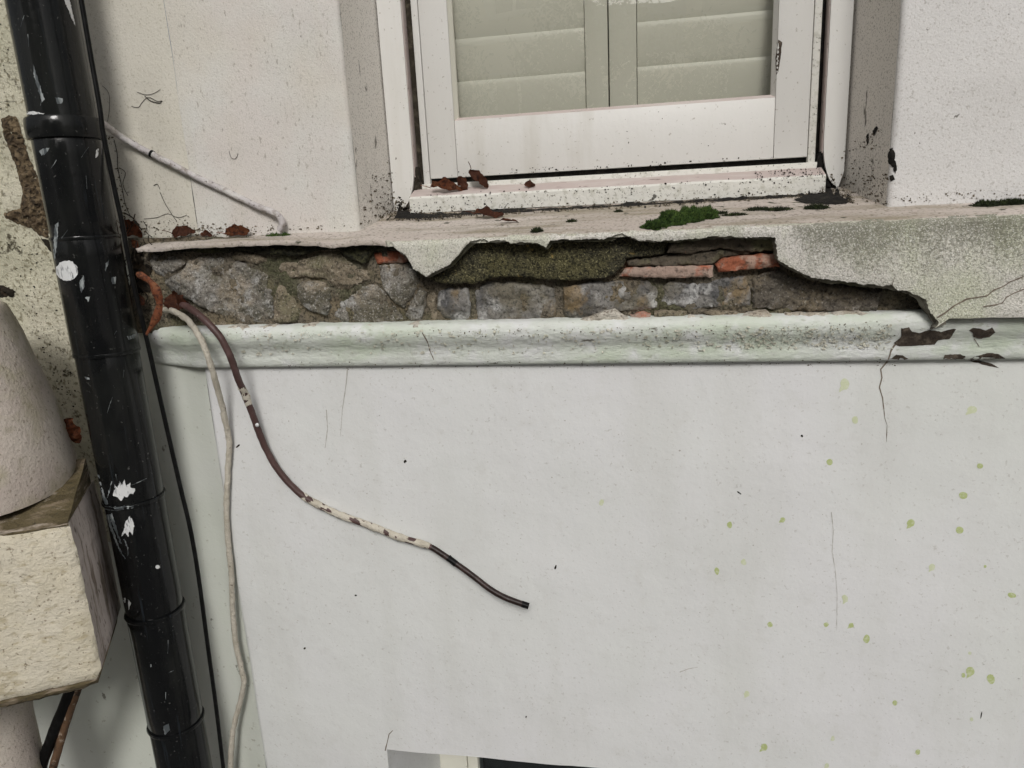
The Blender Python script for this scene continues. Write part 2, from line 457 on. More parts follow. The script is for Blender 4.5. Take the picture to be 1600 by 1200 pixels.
MT['block_t'] = mat('weather_stained_stone_top', (0.24, 0.19, 0.13), [
    (14, (0.40, 0.33, 0.27), 0.50, 0.66, 0.8, 5, (0.4, 0.4, 1.6)),
    (24, (0.07, 0.055, 0.024), 0.42, 0.52, 0.9, 6, (0.45, 0.45, 2.4)),
    (70, (0.12, 0.095, 0.05), 0.46, 0.56, 0.8, 6, (0.3, 0.3, 2.4)),
    (45, (0.50, 0.43, 0.36), 0.56, 0.64, 0.7, 5, (0.3, 0.3, 2.4), 6.6),
    (90, (0.05, 0.045, 0.03), 0.60, 0.68, 0.8, 5)], 0.92, [(60, 0.007, 4, (0.5, 0.5, 1.5)), (150, 0.003, 3)])
MT['bell'] = mat('pinkish_plaster', (0.55, 0.475, 0.425), [
    (4, (0.58, 0.53, 0.46), 0.44, 0.62, 0.8, 4),
    (8, (0.40, 0.37, 0.24), 0.48, 0.62, 0.75, 5),
    (30, (0.28, 0.25, 0.16), 0.60, 0.70, 0.4, 6),
    (150, (0.24, 0.20, 0.15), 0.58, 0.67, 0.7, 4)], 0.9, [(200, 0.0016, 3), (60, 0.0014, 3)])
MT['rust'] = mat('rusty_pipe', (0.14, 0.08, 0.045), [
    (40, (0.44, 0.36, 0.28), 0.56, 0.66, 0.9, 4), (60, (0.03, 0.022, 0.016), 0.52, 0.64, 0.8, 5)], 0.8, [(120, 0.003, 4)])
MT['ground'] = mat('grey_paving', (0.26, 0.25, 0.235), [
    (1.2, (0.32, 0.31, 0.29), 0.45, 0.6, 0.8), (30, (0.16, 0.155, 0.14), 0.52, 0.68, 0.7, 5)], 0.9, [(60, 0.004, 4)])
MT['brick_far'] = mat('opposite_stucco', (0.72, 0.67, 0.57), [(0.6, (0.66, 0.61, 0.52), 0.45, 0.62, 0.8, 4)], 0.9)
MT['trim_far'] = mat('opposite_trim', (0.74, 0.73, 0.70), [(1, (0.66, 0.65, 0.62), 0.45, 0.62, 0.8)], 0.7)
MT['pane_far'] = mat('opposite_pane', (0.03, 0.04, 0.05), [(1, (0.05, 0.06, 0.07), 0.45, 0.62, 0.8)], 0.08, (), 0.8)
MT['roof_far'] = mat('opposite_slate', (0.10, 0.105, 0.115), [(3, (0.14, 0.14, 0.15), 0.45, 0.62, 0.8)], 0.8)
MT['bark'] = mat('tree_bark', (0.10, 0.085, 0.065), [(8, (0.16, 0.14, 0.11), 0.45, 0.62, 0.8, 5)], 0.95, [(20, 0.02, 4)])
MT['foliage'] = mat('tree_leaves', (0.055, 0.085, 0.025), [(2, (0.09, 0.115, 0.035), 0.45, 0.62, 0.9, 3)], 0.6)


def glass(name, tint, refl):
    m = bpy.data.materials.new(name)
    m.use_nodes = True
    t = m.node_tree
    for n in list(t.nodes):
        t.nodes.remove(n)
    out = t.nodes.new('ShaderNodeOutputMaterial')
    mx = t.nodes.new('ShaderNodeMixShader')
    tr = t.nodes.new('ShaderNodeBsdfTransparent')
    tr.inputs[0].default_value = (*tint, 1)
    gl = t.nodes.new('ShaderNodeBsdfGlossy')
    gl.inputs['Roughness'].default_value = 0.004
    fr = t.nodes.new('ShaderNodeLayerWeight')
    fr.inputs['Blend'].default_value = 0.5
    po = t.nodes.new('ShaderNodeMath')
    po.operation = 'POWER'
    po.inputs[1].default_value = 4.5
    mu = t.nodes.new('ShaderNodeMath')
    mu.operation = 'MULTIPLY_ADD'
    mu.inputs[1].default_value = 0.85
    mu.inputs[2].default_value = 0.042 * refl
    mu.use_clamp = True
    ns = t.nodes.new('ShaderNodeTexNoise')
    ns.inputs['Scale'].default_value = 3.0
    bn = t.nodes.new('ShaderNodeBump')
    bn.inputs['Distance'].default_value = 0.002
    bn.inputs['Strength'].default_value = 0.5
    L = t.links
    L.new(ns.outputs['Fac'], bn.inputs['Height'])
    L.new(bn.outputs[0], gl.inputs['Normal'])
    L.new(fr.outputs['Facing'], po.inputs[0])
    L.new(po.outputs[0], mu.inputs[0])
    L.new(mu.outputs[0], mx.inputs[0])
    L.new(tr.outputs[0], mx.inputs[1])
    L.new(gl.outputs[0], mx.inputs[2])
    L.new(mx.outputs[0], out.inputs['Surface'])
    return m


MT['glass'] = glass('window_glass', (0.885, 0.89, 0.87), 3.4)
MT['glass_d'] = glass('basement_glass', (0.6, 0.64, 0.66), 1.2)


# ------------------------------------------------------------------ mesh builders
def bm_box(bm, x0, x1, y0, y1, z0, z1, bev=0.0):
    r = bmesh.ops.create_cube(bm, size=1.0)
    vs = r['verts']
    for v in vs:
        v.co = Vector((x0 + (v.co.x + .5) * (x1 - x0), y0 + (v.co.y + .5) * (y1 - y0), z0 + (v.co.z + .5) * (z1 - z0)))
    if bev:
        es = list({e for v in vs for e in v.link_edges})
        bmesh.ops.bevel(bm, geom=es, offset=bev, segments=2, affect='EDGES', profile=0.5)


def box(name, x0, x1, y0, y1, z0, z1, m, parent=None, bev=0.0015):
    bm = bmesh.new()
    bm_box(bm, x0, x1, y0, y1, z0, z1, bev)
    return link(name, bm, m, parent)


def refine(poly, step, jit, seed=0.0, closed=True):
    out = []
    n = len(poly)
    for i in range(n if closed else n - 1):
        a, b = Vector(poly[i]), Vector(poly[(i + 1) % n])
        d = b - a
        k = max(1, int(d.length / step))
        nn = Vector((-d.y, d.x)).normalized() if d.length > 0 else Vector((0, 0))
        for j in range(k):
            p = a + d * (j / k)
            q = noise.noise(Vector((p.x * 90 / (step * 100), p.y * 90 / (step * 100), seed))) + 0.6 * noise.noise(Vector((p.x * 3 / step, p.y * 3 / step, seed + 4)))
            out.append(p + nn * (q * jit) + Vector((0, 0)))
    if not closed:
        out.append(Vector(poly[-1]))
    return out


def inside(p, poly):
    c = False
    j = len(poly) - 1
    for i in range(len(poly)):
        a, b = poly[i], poly[j]
        if (a.y > p.y) != (b.y > p.y) and p.x < (b.x - a.x) * (p.y - a.y) / (b.y - a.y) + a.x:
            c = not c
        j = i
    return c


def edge_dist(p, poly):
    m = 1e9
    n = len(poly)
    for i in range(n):
        a, b = poly[i], poly[(i + 1) % n]
        d = b - a
        l2 = d.length_squared
        t = 0 if l2 == 0 else max(0, min(1, (p - a).dot(d) / l2))
        m = min(m, (p - a - d * t).length)
    return m


def fill(poly, sp, rnd=None):
    rnd = rnd or random.Random(3)
    pts = list(poly)
    n = len(pts)
    x0, x1 = min(p.x for p in pts), max(p.x for p in pts)
    y0, y1 = min(p.y for p in pts), max(p.y for p in pts)
    dist = [0.0] * n
    y = y0 + sp * .5
    row = 0
    while y < y1:
        x = x0 + sp * (.5 if row % 2 else 0)
        while x < x1:
            p = Vector((x + rnd.uniform(-.18, .18) * sp, y + rnd.uniform(-.18, .18) * sp))
            if inside(p, poly):
                d = edge_dist(p, poly)
                if d > sp * .35:
                    pts.append(p)
            x += sp
        y += sp * .87
        row += 1
    vs, es, fs, *_ = delaunay_2d_cdt(pts, [], [list(range(n))], 1, 1e-7)
    return vs, fs


def patch(name, poly, m, parent=None, O=(0, 0, 0), U=(1, 0, 0), W=(0, 0, 1), sp=0.01, depth=0.03, disp=None, rnd_edge=0.0, side=None, smooth=True, angle=45):
    """solid piece: outline poly in the plane (O, U, W), front displaced by disp(u, w, dist) along the outward normal, sides going back"""
    O, U, W = Vector(O), Vector(U), Vector(W)
    N = U.cross(W)                       # U=x, W=z -> N=-y
    vs, fs = fill(poly, sp)
    bm = bmesh.new()
    bv = []
    for p in vs:
        d = edge_dist(p, poly)
        h = disp(p.x, p.y, d) if disp else 0.0
        if rnd_edge and d < rnd_edge:
            k = 1 - d / rnd_edge
            h -= rnd_edge * (1 - math.sqrt(max(0, 1 - k * k)))
        bv.append(bm.verts.new(O + U * p.x + W * p.y + N * h))
    for f in fs:
        try:
            bm.faces.new([bv[i] for i in f])
        except ValueError:
            pass
    bm.normal_update()
    for f in bm.faces:
        if f.normal.dot(N) < 0:
            f.normal_flip()
    if depth:
        be = [e for e in bm.edges if len(e.link_faces) == 1]
        r = bmesh.ops.extrude_edge_only(bm, edges=be)
        nv = [g for g in r['geom'] if isinstance(g, bmesh.types.BMVert)]
        for v in nv:
            h = (v.co - O).dot(N)
            v.co -= N * (h + depth)
        nf = [g for g in r['geom'] if isinstance(g, bmesh.types.BMFace)]
        bmesh.ops.recalc_face_normals(bm, faces=bm.faces)
    o = link(name, bm, m, parent, smooth, angle)
    if side and depth:
        o.data.materials.append(side)
        for p in o.data.polygons:
            if abs(p.normal.dot(N)) < 0.35:
                p.material_index = 1
    return o


def px_poly(pts, Y):
    return [Vector((at(x, y, Y).x, at(x, y, Y).z)) for x, y in pts]


def decal(name, pts, bvh, m, parent, off=0.0006, sp=6.0, step=4.0, jit=0.8, seed=0.0, relief=0.0):
    """thin film of paint, dirt or a chip laid on the real surface behind the outline"""
    poly = refine(pts, step, jit, seed)
    vs, fs = fill(poly, sp)
    bm = bmesh.new()
    bv = []
    for p in vs:
        d = ray(p.x, p.y).normalized()
        loc, nrm, idx, dist = bvh.ray_cast(C, d)
        if loc is None:
            bv.append(None)
            continue
        if nrm.dot(d) > 0:
            nrm = -nrm
        h = off + (relief * (0.5 + 0.9 * fbm(loc, 120, 3)) * min(1, edge_dist(p, poly) / 6) if relief else 0)
        bv.append(bm.verts.new(loc + nrm * h))
    for f in fs:
        q = [bv[i] for i in f]
        if None in q:
            continue
        if max((q[0].co - q[1].co).length, (q[1].co - q[2].co).length) > 0.05:
            continue
        bm.faces.new(q)
    bmesh.ops.delete(bm, geom=[v for v in bm.verts if not v.link_faces], context='VERTS')
    bm.normal_update()
    for f in bm.faces:
        if f.normal.dot(C - f.calc_center_median()) < 0:
            f.normal_flip()
    return link(name, bm, m, parent)


def ellipse_px(x, y, a, b, rot=0.0, n=14):
    return [(x + a * math.cos(t) * math.cos(rot) - b * math.sin(t) * math.sin(rot),
             y + a * math.cos(t) * math.sin(rot) + b * math.sin(t) * math.cos(rot)) for t in [2 * math.pi * k / n for k in range(n)]]


def ribbon_px(pts, w0, w1):
    """closed outline of a line of pixels, w0 wide at its start and w1 at its end"""
    P = [Vector(p) for p in pts]
    l, r = [], []
    for i, p in enumerate(P):
        d = (P[min(i + 1, len(P) - 1)] - P[max(i - 1, 0)]).normalized()
        n = Vector((-d.y, d.x))
        w = (w0 + (w1 - w0) * i / (len(P) - 1)) * .5
        l.append(p + n * w)
        r.append(p - n * w)
    return [tuple(p) for p in l + r[::-1]]


def tube(bm, pts, rad, seg=10, cap=True, wob=0.0, seed=0.0):
    n = len(pts)
    prev = None
    rings = []
    nrm = None
    for i, p in enumerate(pts):
        t = (pts[min(i + 1, n - 1)] - pts[max(i - 1, 0)]).normalized()
        if nrm is None:
            a = Vector((0, 0, 1)) if abs(t.z) < .9 else Vector((1, 0, 0))
            nrm = (a - t * a.dot(t)).normalized()
        else:
            nrm = (nrm - t * nrm.dot(t)).normalized()
        b = t.cross(nrm)
        r = rad(i / (n - 1)) if callable(rad) else rad
        ring = []
        for k in range(seg):
            an = 2 * math.pi * k / seg
            dv = nrm * math.cos(an) + b * math.sin(an)
            rr = r * (1 + wob * fbm(p + dv * r, 90, 3, seed)) if wob else r
            ring.append(bm.verts.new(p + dv * rr))
        rings.append(ring)
    for a, b in zip(rings, rings[1:]):
        for k in range(seg):
            bm.faces.new((a[k], a[(k + 1) % seg], b[(k + 1) % seg], b[k]))
    if cap:
        bm.faces.new(rings[0][::-1])
        bm.faces.new(rings[-1])


def lathe(bm, cx, cy, prof, seg=48, wob=0.0, caps=True):
    rings = []
    for r, z in prof:
        ring = []
        for k in range(seg):
            an = 2 * math.pi * k / seg
            p = Vector((cx + r * math.cos(an), cy + r * math.sin(an), z))
            if wob:
                f = wob * fbm(p, 14, 4)
                p += Vector((math.cos(an), math.sin(an), 0)) * f
            ring.append(bm.verts.new(p))
        rings.append(ring)
    for a, b in zip(rings, rings[1:]):
        for k in range(seg):
            bm.faces.new((a[k], a[(k + 1) % seg], b[(k + 1) % seg], b[k]))
    if caps:
        bm.faces.new(rings[0][::-1])
        bm.faces.new(rings[-1])
    bmesh.ops.recalc_face_normals(bm, faces=bm.faces)


def sheet(name, path, z0, z1, m, parent, dz=0.02, amp=0.0012, sc=9, seed=0.0, zfun=None):
    """a wall face: a plan outline (x, y) swept upwards, with the unevenness of hand-laid render"""
    bm = bmesh.new()
    nzr = max(2, int((z1 - z0) / dz))
    rows = []
    for j in range(nzr + 1):
        row = []
        for x, y in path:
            zb = zfun(x, y) if zfun else z0
            z = zb + (z1 - zb) * j / nzr
            d = amp * fbm((x, y, z), sc, 3, seed)
            row.append(bm.verts.new((x, y + d, z)))
        rows.append(row)
    for a, b in zip(rows, rows[1:]):
        for k in range(len(path) - 1):
            bm.faces.new((a[k], a[k + 1], b[k + 1], b[k]))
    bm.normal_update()
    return link(name, bm, m, parent)


def dens(path, step):
    out = []
    for a, b in zip(path, path[1:]):
        k = max(1, int(math.hypot(b[0] - a[0], b[1] - a[1]) / step))
        for j in range(k):
            out.append((a[0] + (b[0] - a[0]) * j / k, a[1] + (b[1] - a[1]) * j / k))
    out.append(path[-1])
    return out


def arc(cx, cy, r, a0, a1, n=6):
    return [(cx + r * math.cos(R(a0 + (a1 - a0) * k / n)), cy + r * math.sin(R(a0 + (a1 - a0) * k / n))) for k in range(n + 1)]


# ================================================================== SETTING
bm = bmesh.new()
bmesh.ops.create_grid(bm, x_segments=2, y_segments=2, size=150)
tag(link('ground', bm, MT['ground'], None, False), 'grey paved ground below the house front', None, kind='structure')

# ------------------------------------------------------------------ upper wall
UW = 0.02
XL, XR = -0.525, 0.405                    # window opening at the wall face
IL, IR = -0.510, 0.3755                   # at the frame
uw = thing('upper_wall', 'cream rendered upper wall around the window, above the broken ledge', 'wall', (0, UW, ledge_z(UW)))
zf = lambda x, y: ledge_z(y) - 0.012
left_main = sheet('wall_panel', dens([(-0.862, 0.0225), (-0.860, UW), (-0.535, UW)], 0.02) + arc(-0.535, UW + 0.010, 0.010, -90, -5, 5)[1:], 0, 4.6, MT['upper'], uw, 0.025, 0.003, 7, 1, zf)
rev_l = sheet('window_reveal', dens([(-0.5249, UW + 0.009), (IL, 0.21)], 0.02), 0, 4.6, MT['reveal'], uw, 0.025, 0.002, 12, 2, lambda x, y: ledge_z(y) - 0.01)
right_main = sheet('wall_panel', arc(0.415, UW + 0.010, 0.010, 185, 270, 5) + dens([(0.416, UW), (2.4, UW)], 0.025)[1:], 0, 4.6, MT['upper_r'], uw, 0.025, 0.004, 7, 3, zf)
rev_r = sheet('window_reveal', dens([(IR, 0.21), (0.4049, UW + 0.009)], 0.02), 0, 4.6, MT['reveal'], uw, 0.025, 0.002, 12, 4, lambda x, y: ledge_z(y) - 0.01)
box('window_head', XL - 0.01, XR + 0.01, UW + 0.012, 0.21, 4.35, 4.7, MT['upper'], uw)

# left wall behind the pipe: yellowed upper field and rough lower field
lw = thing('side_wall', 'yellowed rough side wall behind the black pipe', 'wall', (-1.2, 0.03, 2.3))
side_up = sheet('wall_panel', dens([(-1.125, 0.0235), (-0.863, 0.0235)], 0.022), 2.84, 4.6, MT['upper_y'], lw, 0.022, 0.003, 8, 5)
side_lo = sheet('wall_panel', dens([(-2.6, 0.0215), (-1.126, 0.0215)], 0.014), 2.2, 4.6, MT['rough'], lw, 0.014, 0.008, 16, 6)

# ------------------------------------------------------------------ lower wall
WX0, WX1 = -0.885, 0.69
HZ0, HSL = 1.722, 0.0
lo = thing('lower_wall', 'smooth off-white painted lower wall with green splash marks', 'wall', (0, 0, 0))
JX = -0.573
low_path = arc(WX0 + 0.012, 0.012, 0.012, 200, 270, 4) + dens([(WX0 + 0.014, 0.0), (JX, 0.0)], 0.03)[1:]
face_l = sheet('wall_panel', low_path, 0.0, 2.64, MT['lower'], lo, 0.04, 0.004, 4, 7)
face_t = sheet('wall_panel', dens([(JX, 0.0), (WX1, 0.0)], 0.03), HZ0, 2.64, MT['lower'], lo, 0.04, 0.004, 4, 7)
sheet('wall_panel', [(WX1, 0.0), (WX1 + .004, 0.0015), (WX1 + 0.045, 0.035), (WX1 + .9, 0.036), (WX1 + 1.8, 0.036)], 0.0, 2.64, MT['lower'], lo, 0.06, 0.003, 4, 7)
strip = sheet('side_strip', dens([(-2.6, 0.045), (-1.08, 0.045), (WX0 - 0.0005, 0.008)], 0.02), 0.0, 2.84, MT['strip'], lo, 0.03, 0.003, 7, 8)
# soffit and jamb of the basement window
sheet('jamb', dens([(JX, 0.0005), (-0.526, 0.22)], 0.03), 0.6, HZ0 + .004, MT['lower'], lo, 0.06, 0.002, 5, 9)
bm = bmesh.new()
bm.faces.new([bm.verts.new(p) for p in ((JX, 0.0008, HZ0 + .001), (WX1, 0.0008, HZ0 + .001), (WX1, 0.22, HZ0 + .001), (JX, 0.22, HZ0 + .001))])
link('soffit', bm, MT['lower'], lo)
lower_bvh = [bvh_of(face_l), bvh_of(face_t)]


class Multi:
    def __init__(self, *obs):
        self.t = [bvh_of(o) for o in obs]

    def ray_cast(self, o, d):
        best = (None, None, None, None)
        for t in self.t:
            h = t.ray_cast(o, d)
            if h[0] is not None and (best[0] is None or h[3] < best[3]):
                best = h
        return best


LOW = Multi(face_l, face_t)
spots = [(1320, 600, 7, 9, 1), (1336, 656, 5, 6, 1), (1296, 722, 5, 5, 0), (1519, 640, 8, 6, 1), (1531, 728, 5, 4, 0), (1505, 774, 7, 6, 0), (1423, 817, 6, 6, 0),
         (1499, 828, 6, 6, 0), (1140, 820, 4, 5, 0), (1223, 812, 4, 4, 0), (1162, 878, 4, 5, 1), (1120, 892, 3.5, 6, 0), (1456, 886, 5, 5, 1), (1539, 885, 2.5, 2.5, 0),
         (1581, 930, 7, 4, 0), (1320, 935, 4.5, 6, 1), (1203, 976, 4.5, 4, 0), (1291, 976, 4, 4, 0), (1330, 977, 4, 4, 0), (1354, 998, 5, 6.5, 0), (1515, 1020, 2.5, 2.5, 1),
         (1516, 1049, 7, 7, 0), (1505, 1055, 3, 4, 0), (1548, 1061, 6, 8, 0), (1167, 1084, 4.5, 4.5, 1), (1398, 1098, 4, 4, 0), (1518, 1124, 3, 3, 1), (1194, 1167, 5.5, 5.5, 0),
         (1434, 1175, 4, 4.5, 0), (1301, 1154, 3, 4, 1), (1292, 1196, 3.5, 3.5, 1), (940, 785, 4, 5, 1)]
rs = random.Random(11)
for i, (x, y, a, b, k) in enumerate(spots):
    e = ellipse_px(x, y, a, b, rs.uniform(-.5, .5), 11)
    if i % 3 == 0:   # small run or tail
        e[4] = (e[4][0] - a * .7, e[4][1] + b * .6)
    decal('green_splash', e, LOW, MT['spot_f' if k else 'spot'], lo, 0.0005, 5, 2.2, 1.1, i)
for i, (pts, w0, w1, mm) in enumerate([
        ([(1385, 566), (1376, 577), (1378, 590), (1374, 605), (1379, 622), (1381, 640), (1382, 652), (1386, 664), (1385, 690)], 2.4, .6, 'crack'),
        ([(543, 577), (541, 600), (538, 620), (535, 640), (534, 655), (532, 682)], 1.5, .6, 'crack_f'),
        ([(1299, 800), (1302, 830), (1300, 862), (1305, 890), (1308, 930), (1307, 985)], 1.0, .6, 'crack_f'),
        ([(602, 1173), (605, 1160), (608, 1147), (614, 1141)], 1.8, .9, 'crack'),
        ([(1062, 1050), (1075, 1045), (1090, 1042)], 1.4, .9, 'crack_f'),
        ([(510, 640), (512, 670), (508, 700)], 1.6, .8, 'crack_f')]):
    decal('crack', ribbon_px(pts, w0, w1), LOW, MT[mm], lo, 0.0005, 4, 5, .5, i)
for i, (x, y, a, b) in enumerate([(633, 721, 2.4, 3), (868, 886, 1.6, 3.5), (1155, 770, 4, 1), (476, 1013, 1.5, 2), (556, 930, 1.5, 2), (1253, 681, 2.2, 1.8), (1533, 1117, 6, 1.0), (822, 1120, 1.6, 1.2), (372, 697, 4, 1.5)]):
    decal('dirt_speck', ellipse_px(x, y, a, b, .3 * i, 9), LOW, MT['dirt'], lo, 0.0005, 4, 3, .7, i)

# basement window under the lower wall
bw = thing('basement_window', 'cream framed basement window with dark glass at the bottom edge', 'window', (0.06, 0.22, 0.7))
yb = 0.2215
xa = at(690, 1195, yb).x
xb = at(746, 1198, yb).x
box('frame', xa - .05, xb - 0.028, yb, yb + .06, 0.7, HZ0 + .05, MT['shutter'], bw)
box('sash_stile', xb - 0.0265, xb, yb + .006, yb + .06, 0.72, HZ0 + .05, MT['shutter'], bw)
box('frame', 0.66, 0.72, yb, yb + .06, 0.7, HZ0 + .05, MT['shutter'], bw)
box('glass', xb, 0.66, yb + .024, yb + .03, 0.7, HZ0 + .05, MT['glass_d'], bw, 0)
box('dark_room_sheet', xb - .1, 0.70, yb + .09, yb + .10, 0.6, HZ0 + .06, MT['room'], bw, 0)  # dark sheet standing in for the unlit room behind this glass

# ------------------------------------------------------------------ the ledge
lg = thing('window_ledge', 'broken rendered window ledge with exposed rubble stones and red bricks', 'ledge', (0, 0, 2.61))
# bedding mortar behind the stones
poly = refine(px_poly([(205, 372), (620, 368), (1000, 352), (1480, 330), (1482, 520), (800, 522), (205, 520)], 0.004), 0.02, 0.003, 1)
patch('mortar', poly, MT['mortar'], lg, (0, -0.0045, 0), sp=0.0065, depth=0.06,
      disp=lambda u, w, d: 0.007 * fbm((u, 0, w), 40, 5, 2) + 0.007 * fbm((u, 0, w), 14, 3))


def stone(name, pts, m, Y, bulge, rough=0.004, depth=0.045, sp=0.0042, seed=0.0, tilt=0.0, rnd=0.012, jit=0.0022):
    poly = refine(px_poly(pts, Y), 0.006, jit, seed)
    zc = sum(p.y for p in poly) / len(poly)
    xc = sum(p.x for p in poly) / len(poly)
    wd = max(p.x for p in poly) - min(p.x for p in poly)
    rr = random.Random(int(seed * 100))
    pl = [(rr.uniform(.55, 1.0) * bulge, rr.uniform(-.32, .32), rr.uniform(-.40, .40), rr.uniform(-.3, .3) * wd) for _ in range(3 + int(wd / .05))]

    def f(u, w, d):
        k = min(1.0, d / rnd)
        dome = bulge * .55 * (math.sqrt(max(0, 1 - (1 - k) ** 2)) - 1)
        fct = min(a + gx * (u - xc - ox) + gz * (w - zc) for a, gx, gz, ox in pl)
        fct = max(-.3 * bulge, fct)
        return fct + dome + rough * fbm((u, seed, w), 60, 5, seed) + .5 * rough * fbm((u, seed, w), 190, 3, seed)
    return patch(name, poly, m, lg, (0, Y, 0), sp=sp, depth=depth, disp=f, angle=60)


S = MT
st = [
    ('stone', [(238, 398), (262, 395), (283, 398), (288, 412), (278, 424), (256, 436), (243, 430), (236, 412)], 'stone', -.008, .010),
    ('stone', [(290, 405), (320, 399), (362, 406), (388, 416), (418, 428), (428, 446), (426, 468), (424, 500), (402, 507), (372, 504), (340, 494), (308, 478), (288, 466), (264, 455), (258, 440), (284, 424)], 'stone', -.012, .018),
    ('stone', [(236, 440), (252, 442), (262, 458), (306, 482), (338, 498), (366, 507), (330, 513), (268, 513), (236, 505)], 'stone_b', -.004, .006),
    ('stone', [(429, 449), (441, 443), (453, 450), (463, 475), (470, 492), (461, 502), (441, 505), (427, 501), (426, 470)], 'stone_b', -.010, .014),
    ('stone', [(433, 412), (462, 406), (498, 395), (530, 394), (550, 411), (574, 421), (580, 436), (552, 450), (524, 466), (518, 450), (502, 438), (470, 435), (448, 438), (434, 428)], 'stone_b', -.012, .018),
    ('stone', [(461, 444), (480, 439), (505, 441), (518, 454), (517, 481), (508, 493), (490, 490), (475, 479), (465, 464)], 'stone', -.012, .018),
    ('stone', [(530, 471), (556, 453), (584, 442), (601, 455), (612, 470), (626, 490), (630, 504), (600, 507), (560, 507), (530, 504), (520, 494)], 'stone', -.010, .014),
    ('stone', [(345, 400), (375, 394), (415, 400), (424, 408), (398, 413), (365, 407)], 'stone_b', -.008, .006),
    ('stone', [(590, 416), (612, 413), (637, 413), (648, 425), (656, 442), (643, 465), (629, 485), (610, 465), (595, 447)], 'stone', -.014, .014),
    ('stone', [(632, 493), (643, 471), (657, 449), (665, 458), (663, 482), (659, 502), (640, 506)], 'stone', -.010, .010),
    ('stone', [(684, 457), (700, 449), (731, 451), (735, 480), (732, 501), (700, 503), (680, 484)], 'stone_w', -.012, .014),
    ('stone', [(666, 462), (676, 452), (682, 462), (678, 484), (688, 502), (668, 503)], 'stone_b', -.004, .006),
    ('stone', [(741, 452), (760, 440), (810, 441), (845, 443), (866, 452), (870, 480), (866, 496), (828, 503), (785, 504), (744, 503)], 'stone_w', -.012, .016),
    ('stone', [(880, 450), (920, 442), (965, 437), (1010, 436), (1030, 452), (1027, 480), (1002, 488), (962, 486), (928, 500), (896, 504), (880, 492)], 'stone_w', -.012, .016),
    ('stone', [(1034, 456), (1046, 439), (1070, 444), (1108, 441), (1132, 434), (1168, 431), (1175, 450), (1173, 479), (1125, 481), (1080, 484), (1050, 480), (1033, 482)], 'stone_w', -.010, .010),
    ('stone', [(1177, 434), (1216, 421), (1240, 433), (1270, 441), (1330, 449), (1379, 454), (1378, 470), (1371, 486), (1330, 489), (1300, 487), (1240, 485), (1178, 482)], 'stone_d', -.016, .010),
    ('stone', [(1382, 455), (1398, 456), (1430, 464), (1450, 482), (1462, 500), (1460, 511), (1440, 512), (1422, 504), (1392, 499), (1382, 486)], 'slab', .002, .008),
    ('stone', [(984, 493), (1000, 489), (1018, 491), (1016, 501), (990, 503)], 'brick_p', -.018, .006),
    ('stone', [(1022, 489), (1045, 486), (1073, 487), (1070, 498), (1050, 501), (1025, 500)], 'stone_b', -.018, .008),
    ('stone', [(1100, 487), (1130, 484), (1156, 489), (1146, 497), (1110, 499)], 'stone_b', -.016, .006),
    ('brick', [(582, 396), (606, 391), (630, 395), (638, 404), (632, 411), (588, 413)], 'brick', -.012, .006),
    ('brick', [(976, 420), (1012, 417), (1114, 415), (1115, 433), (1040, 435), (968, 432)], 'brick_p', -.022, .004),
    ('brick', [(1118, 414), (1132, 403), (1172, 399), (1216, 396), (1219, 417), (1175, 421), (1124, 426)], 'brick', -.026, .004),
    ('brick', [(978, 407), (1035, 400), (1125, 391), (1172, 389), (1172, 397), (1132, 400), (1114, 412), (1050, 415), (982, 416)], 'brick_d', -.020, .003),
    ('brick', [(1042, 394), (1050, 380), (1080, 374), (1125, 367), (1214, 367), (1216, 391), (1175, 394), (1125, 388), (1075, 397)], 'brick_d', -.028, .004),
]
for i, (nm, pts, m, Y, bl) in enumerate(st):
    bk = nm == 'brick'
    stone(nm, pts, MT[m], Y, bl * (1 if bk else .75), .0042 if bk else .0055, seed=i * 1.9 + .3, rnd=.003 if bk else .006, jit=.0024 if bk else .0036)
# dark concrete bed under the render, standing proud of the stones
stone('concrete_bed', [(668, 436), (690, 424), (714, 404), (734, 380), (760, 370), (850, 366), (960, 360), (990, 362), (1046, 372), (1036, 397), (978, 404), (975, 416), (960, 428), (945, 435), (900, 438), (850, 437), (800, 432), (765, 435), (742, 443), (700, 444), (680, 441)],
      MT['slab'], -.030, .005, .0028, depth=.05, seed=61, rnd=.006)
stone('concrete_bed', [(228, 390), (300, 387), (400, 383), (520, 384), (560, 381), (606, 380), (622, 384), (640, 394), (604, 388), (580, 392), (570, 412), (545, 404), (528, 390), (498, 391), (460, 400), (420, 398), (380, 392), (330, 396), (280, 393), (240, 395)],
      MT['soil_shade_bed'], -.022, .004, .006, depth=.04, seed=77, rnd=.006)  # left bed: soil colour also holds the cavity's shade below the lip
# plaster crumbs left along the top of the moulding
for i, pts in enumerate([
        [(888, 504), (920, 497), (944, 487), (960, 484), (974, 496), (1000, 502), (1050, 503), (1078, 494), (1096, 496), (1150, 500), (1172, 489), (1200, 486), (1214, 500), (1230, 491), (1300, 490), (1340, 487), (1372, 492), (1402, 499), (1404, 505), (1200, 508), (890, 514)],
        [(352, 513), (365, 509), (395, 512), (428, 508), (432, 515), (396, 519), (352, 519)],
        [(468, 512), (478, 506), (490, 508), (497, 515), (486, 519), (466, 518)],
        [(545, 514), (570, 509), (600, 508), (622, 511), (620, 517), (560, 519)],
        [(632, 508), (645, 504), (660, 507), (664, 512), (650, 516), (634, 515)]]):
    stone('plaster_crumb', pts, MT['crumb'], -.030 if i else -.029, .005, .007, depth=.04, seed=90 + i, rnd=.006)

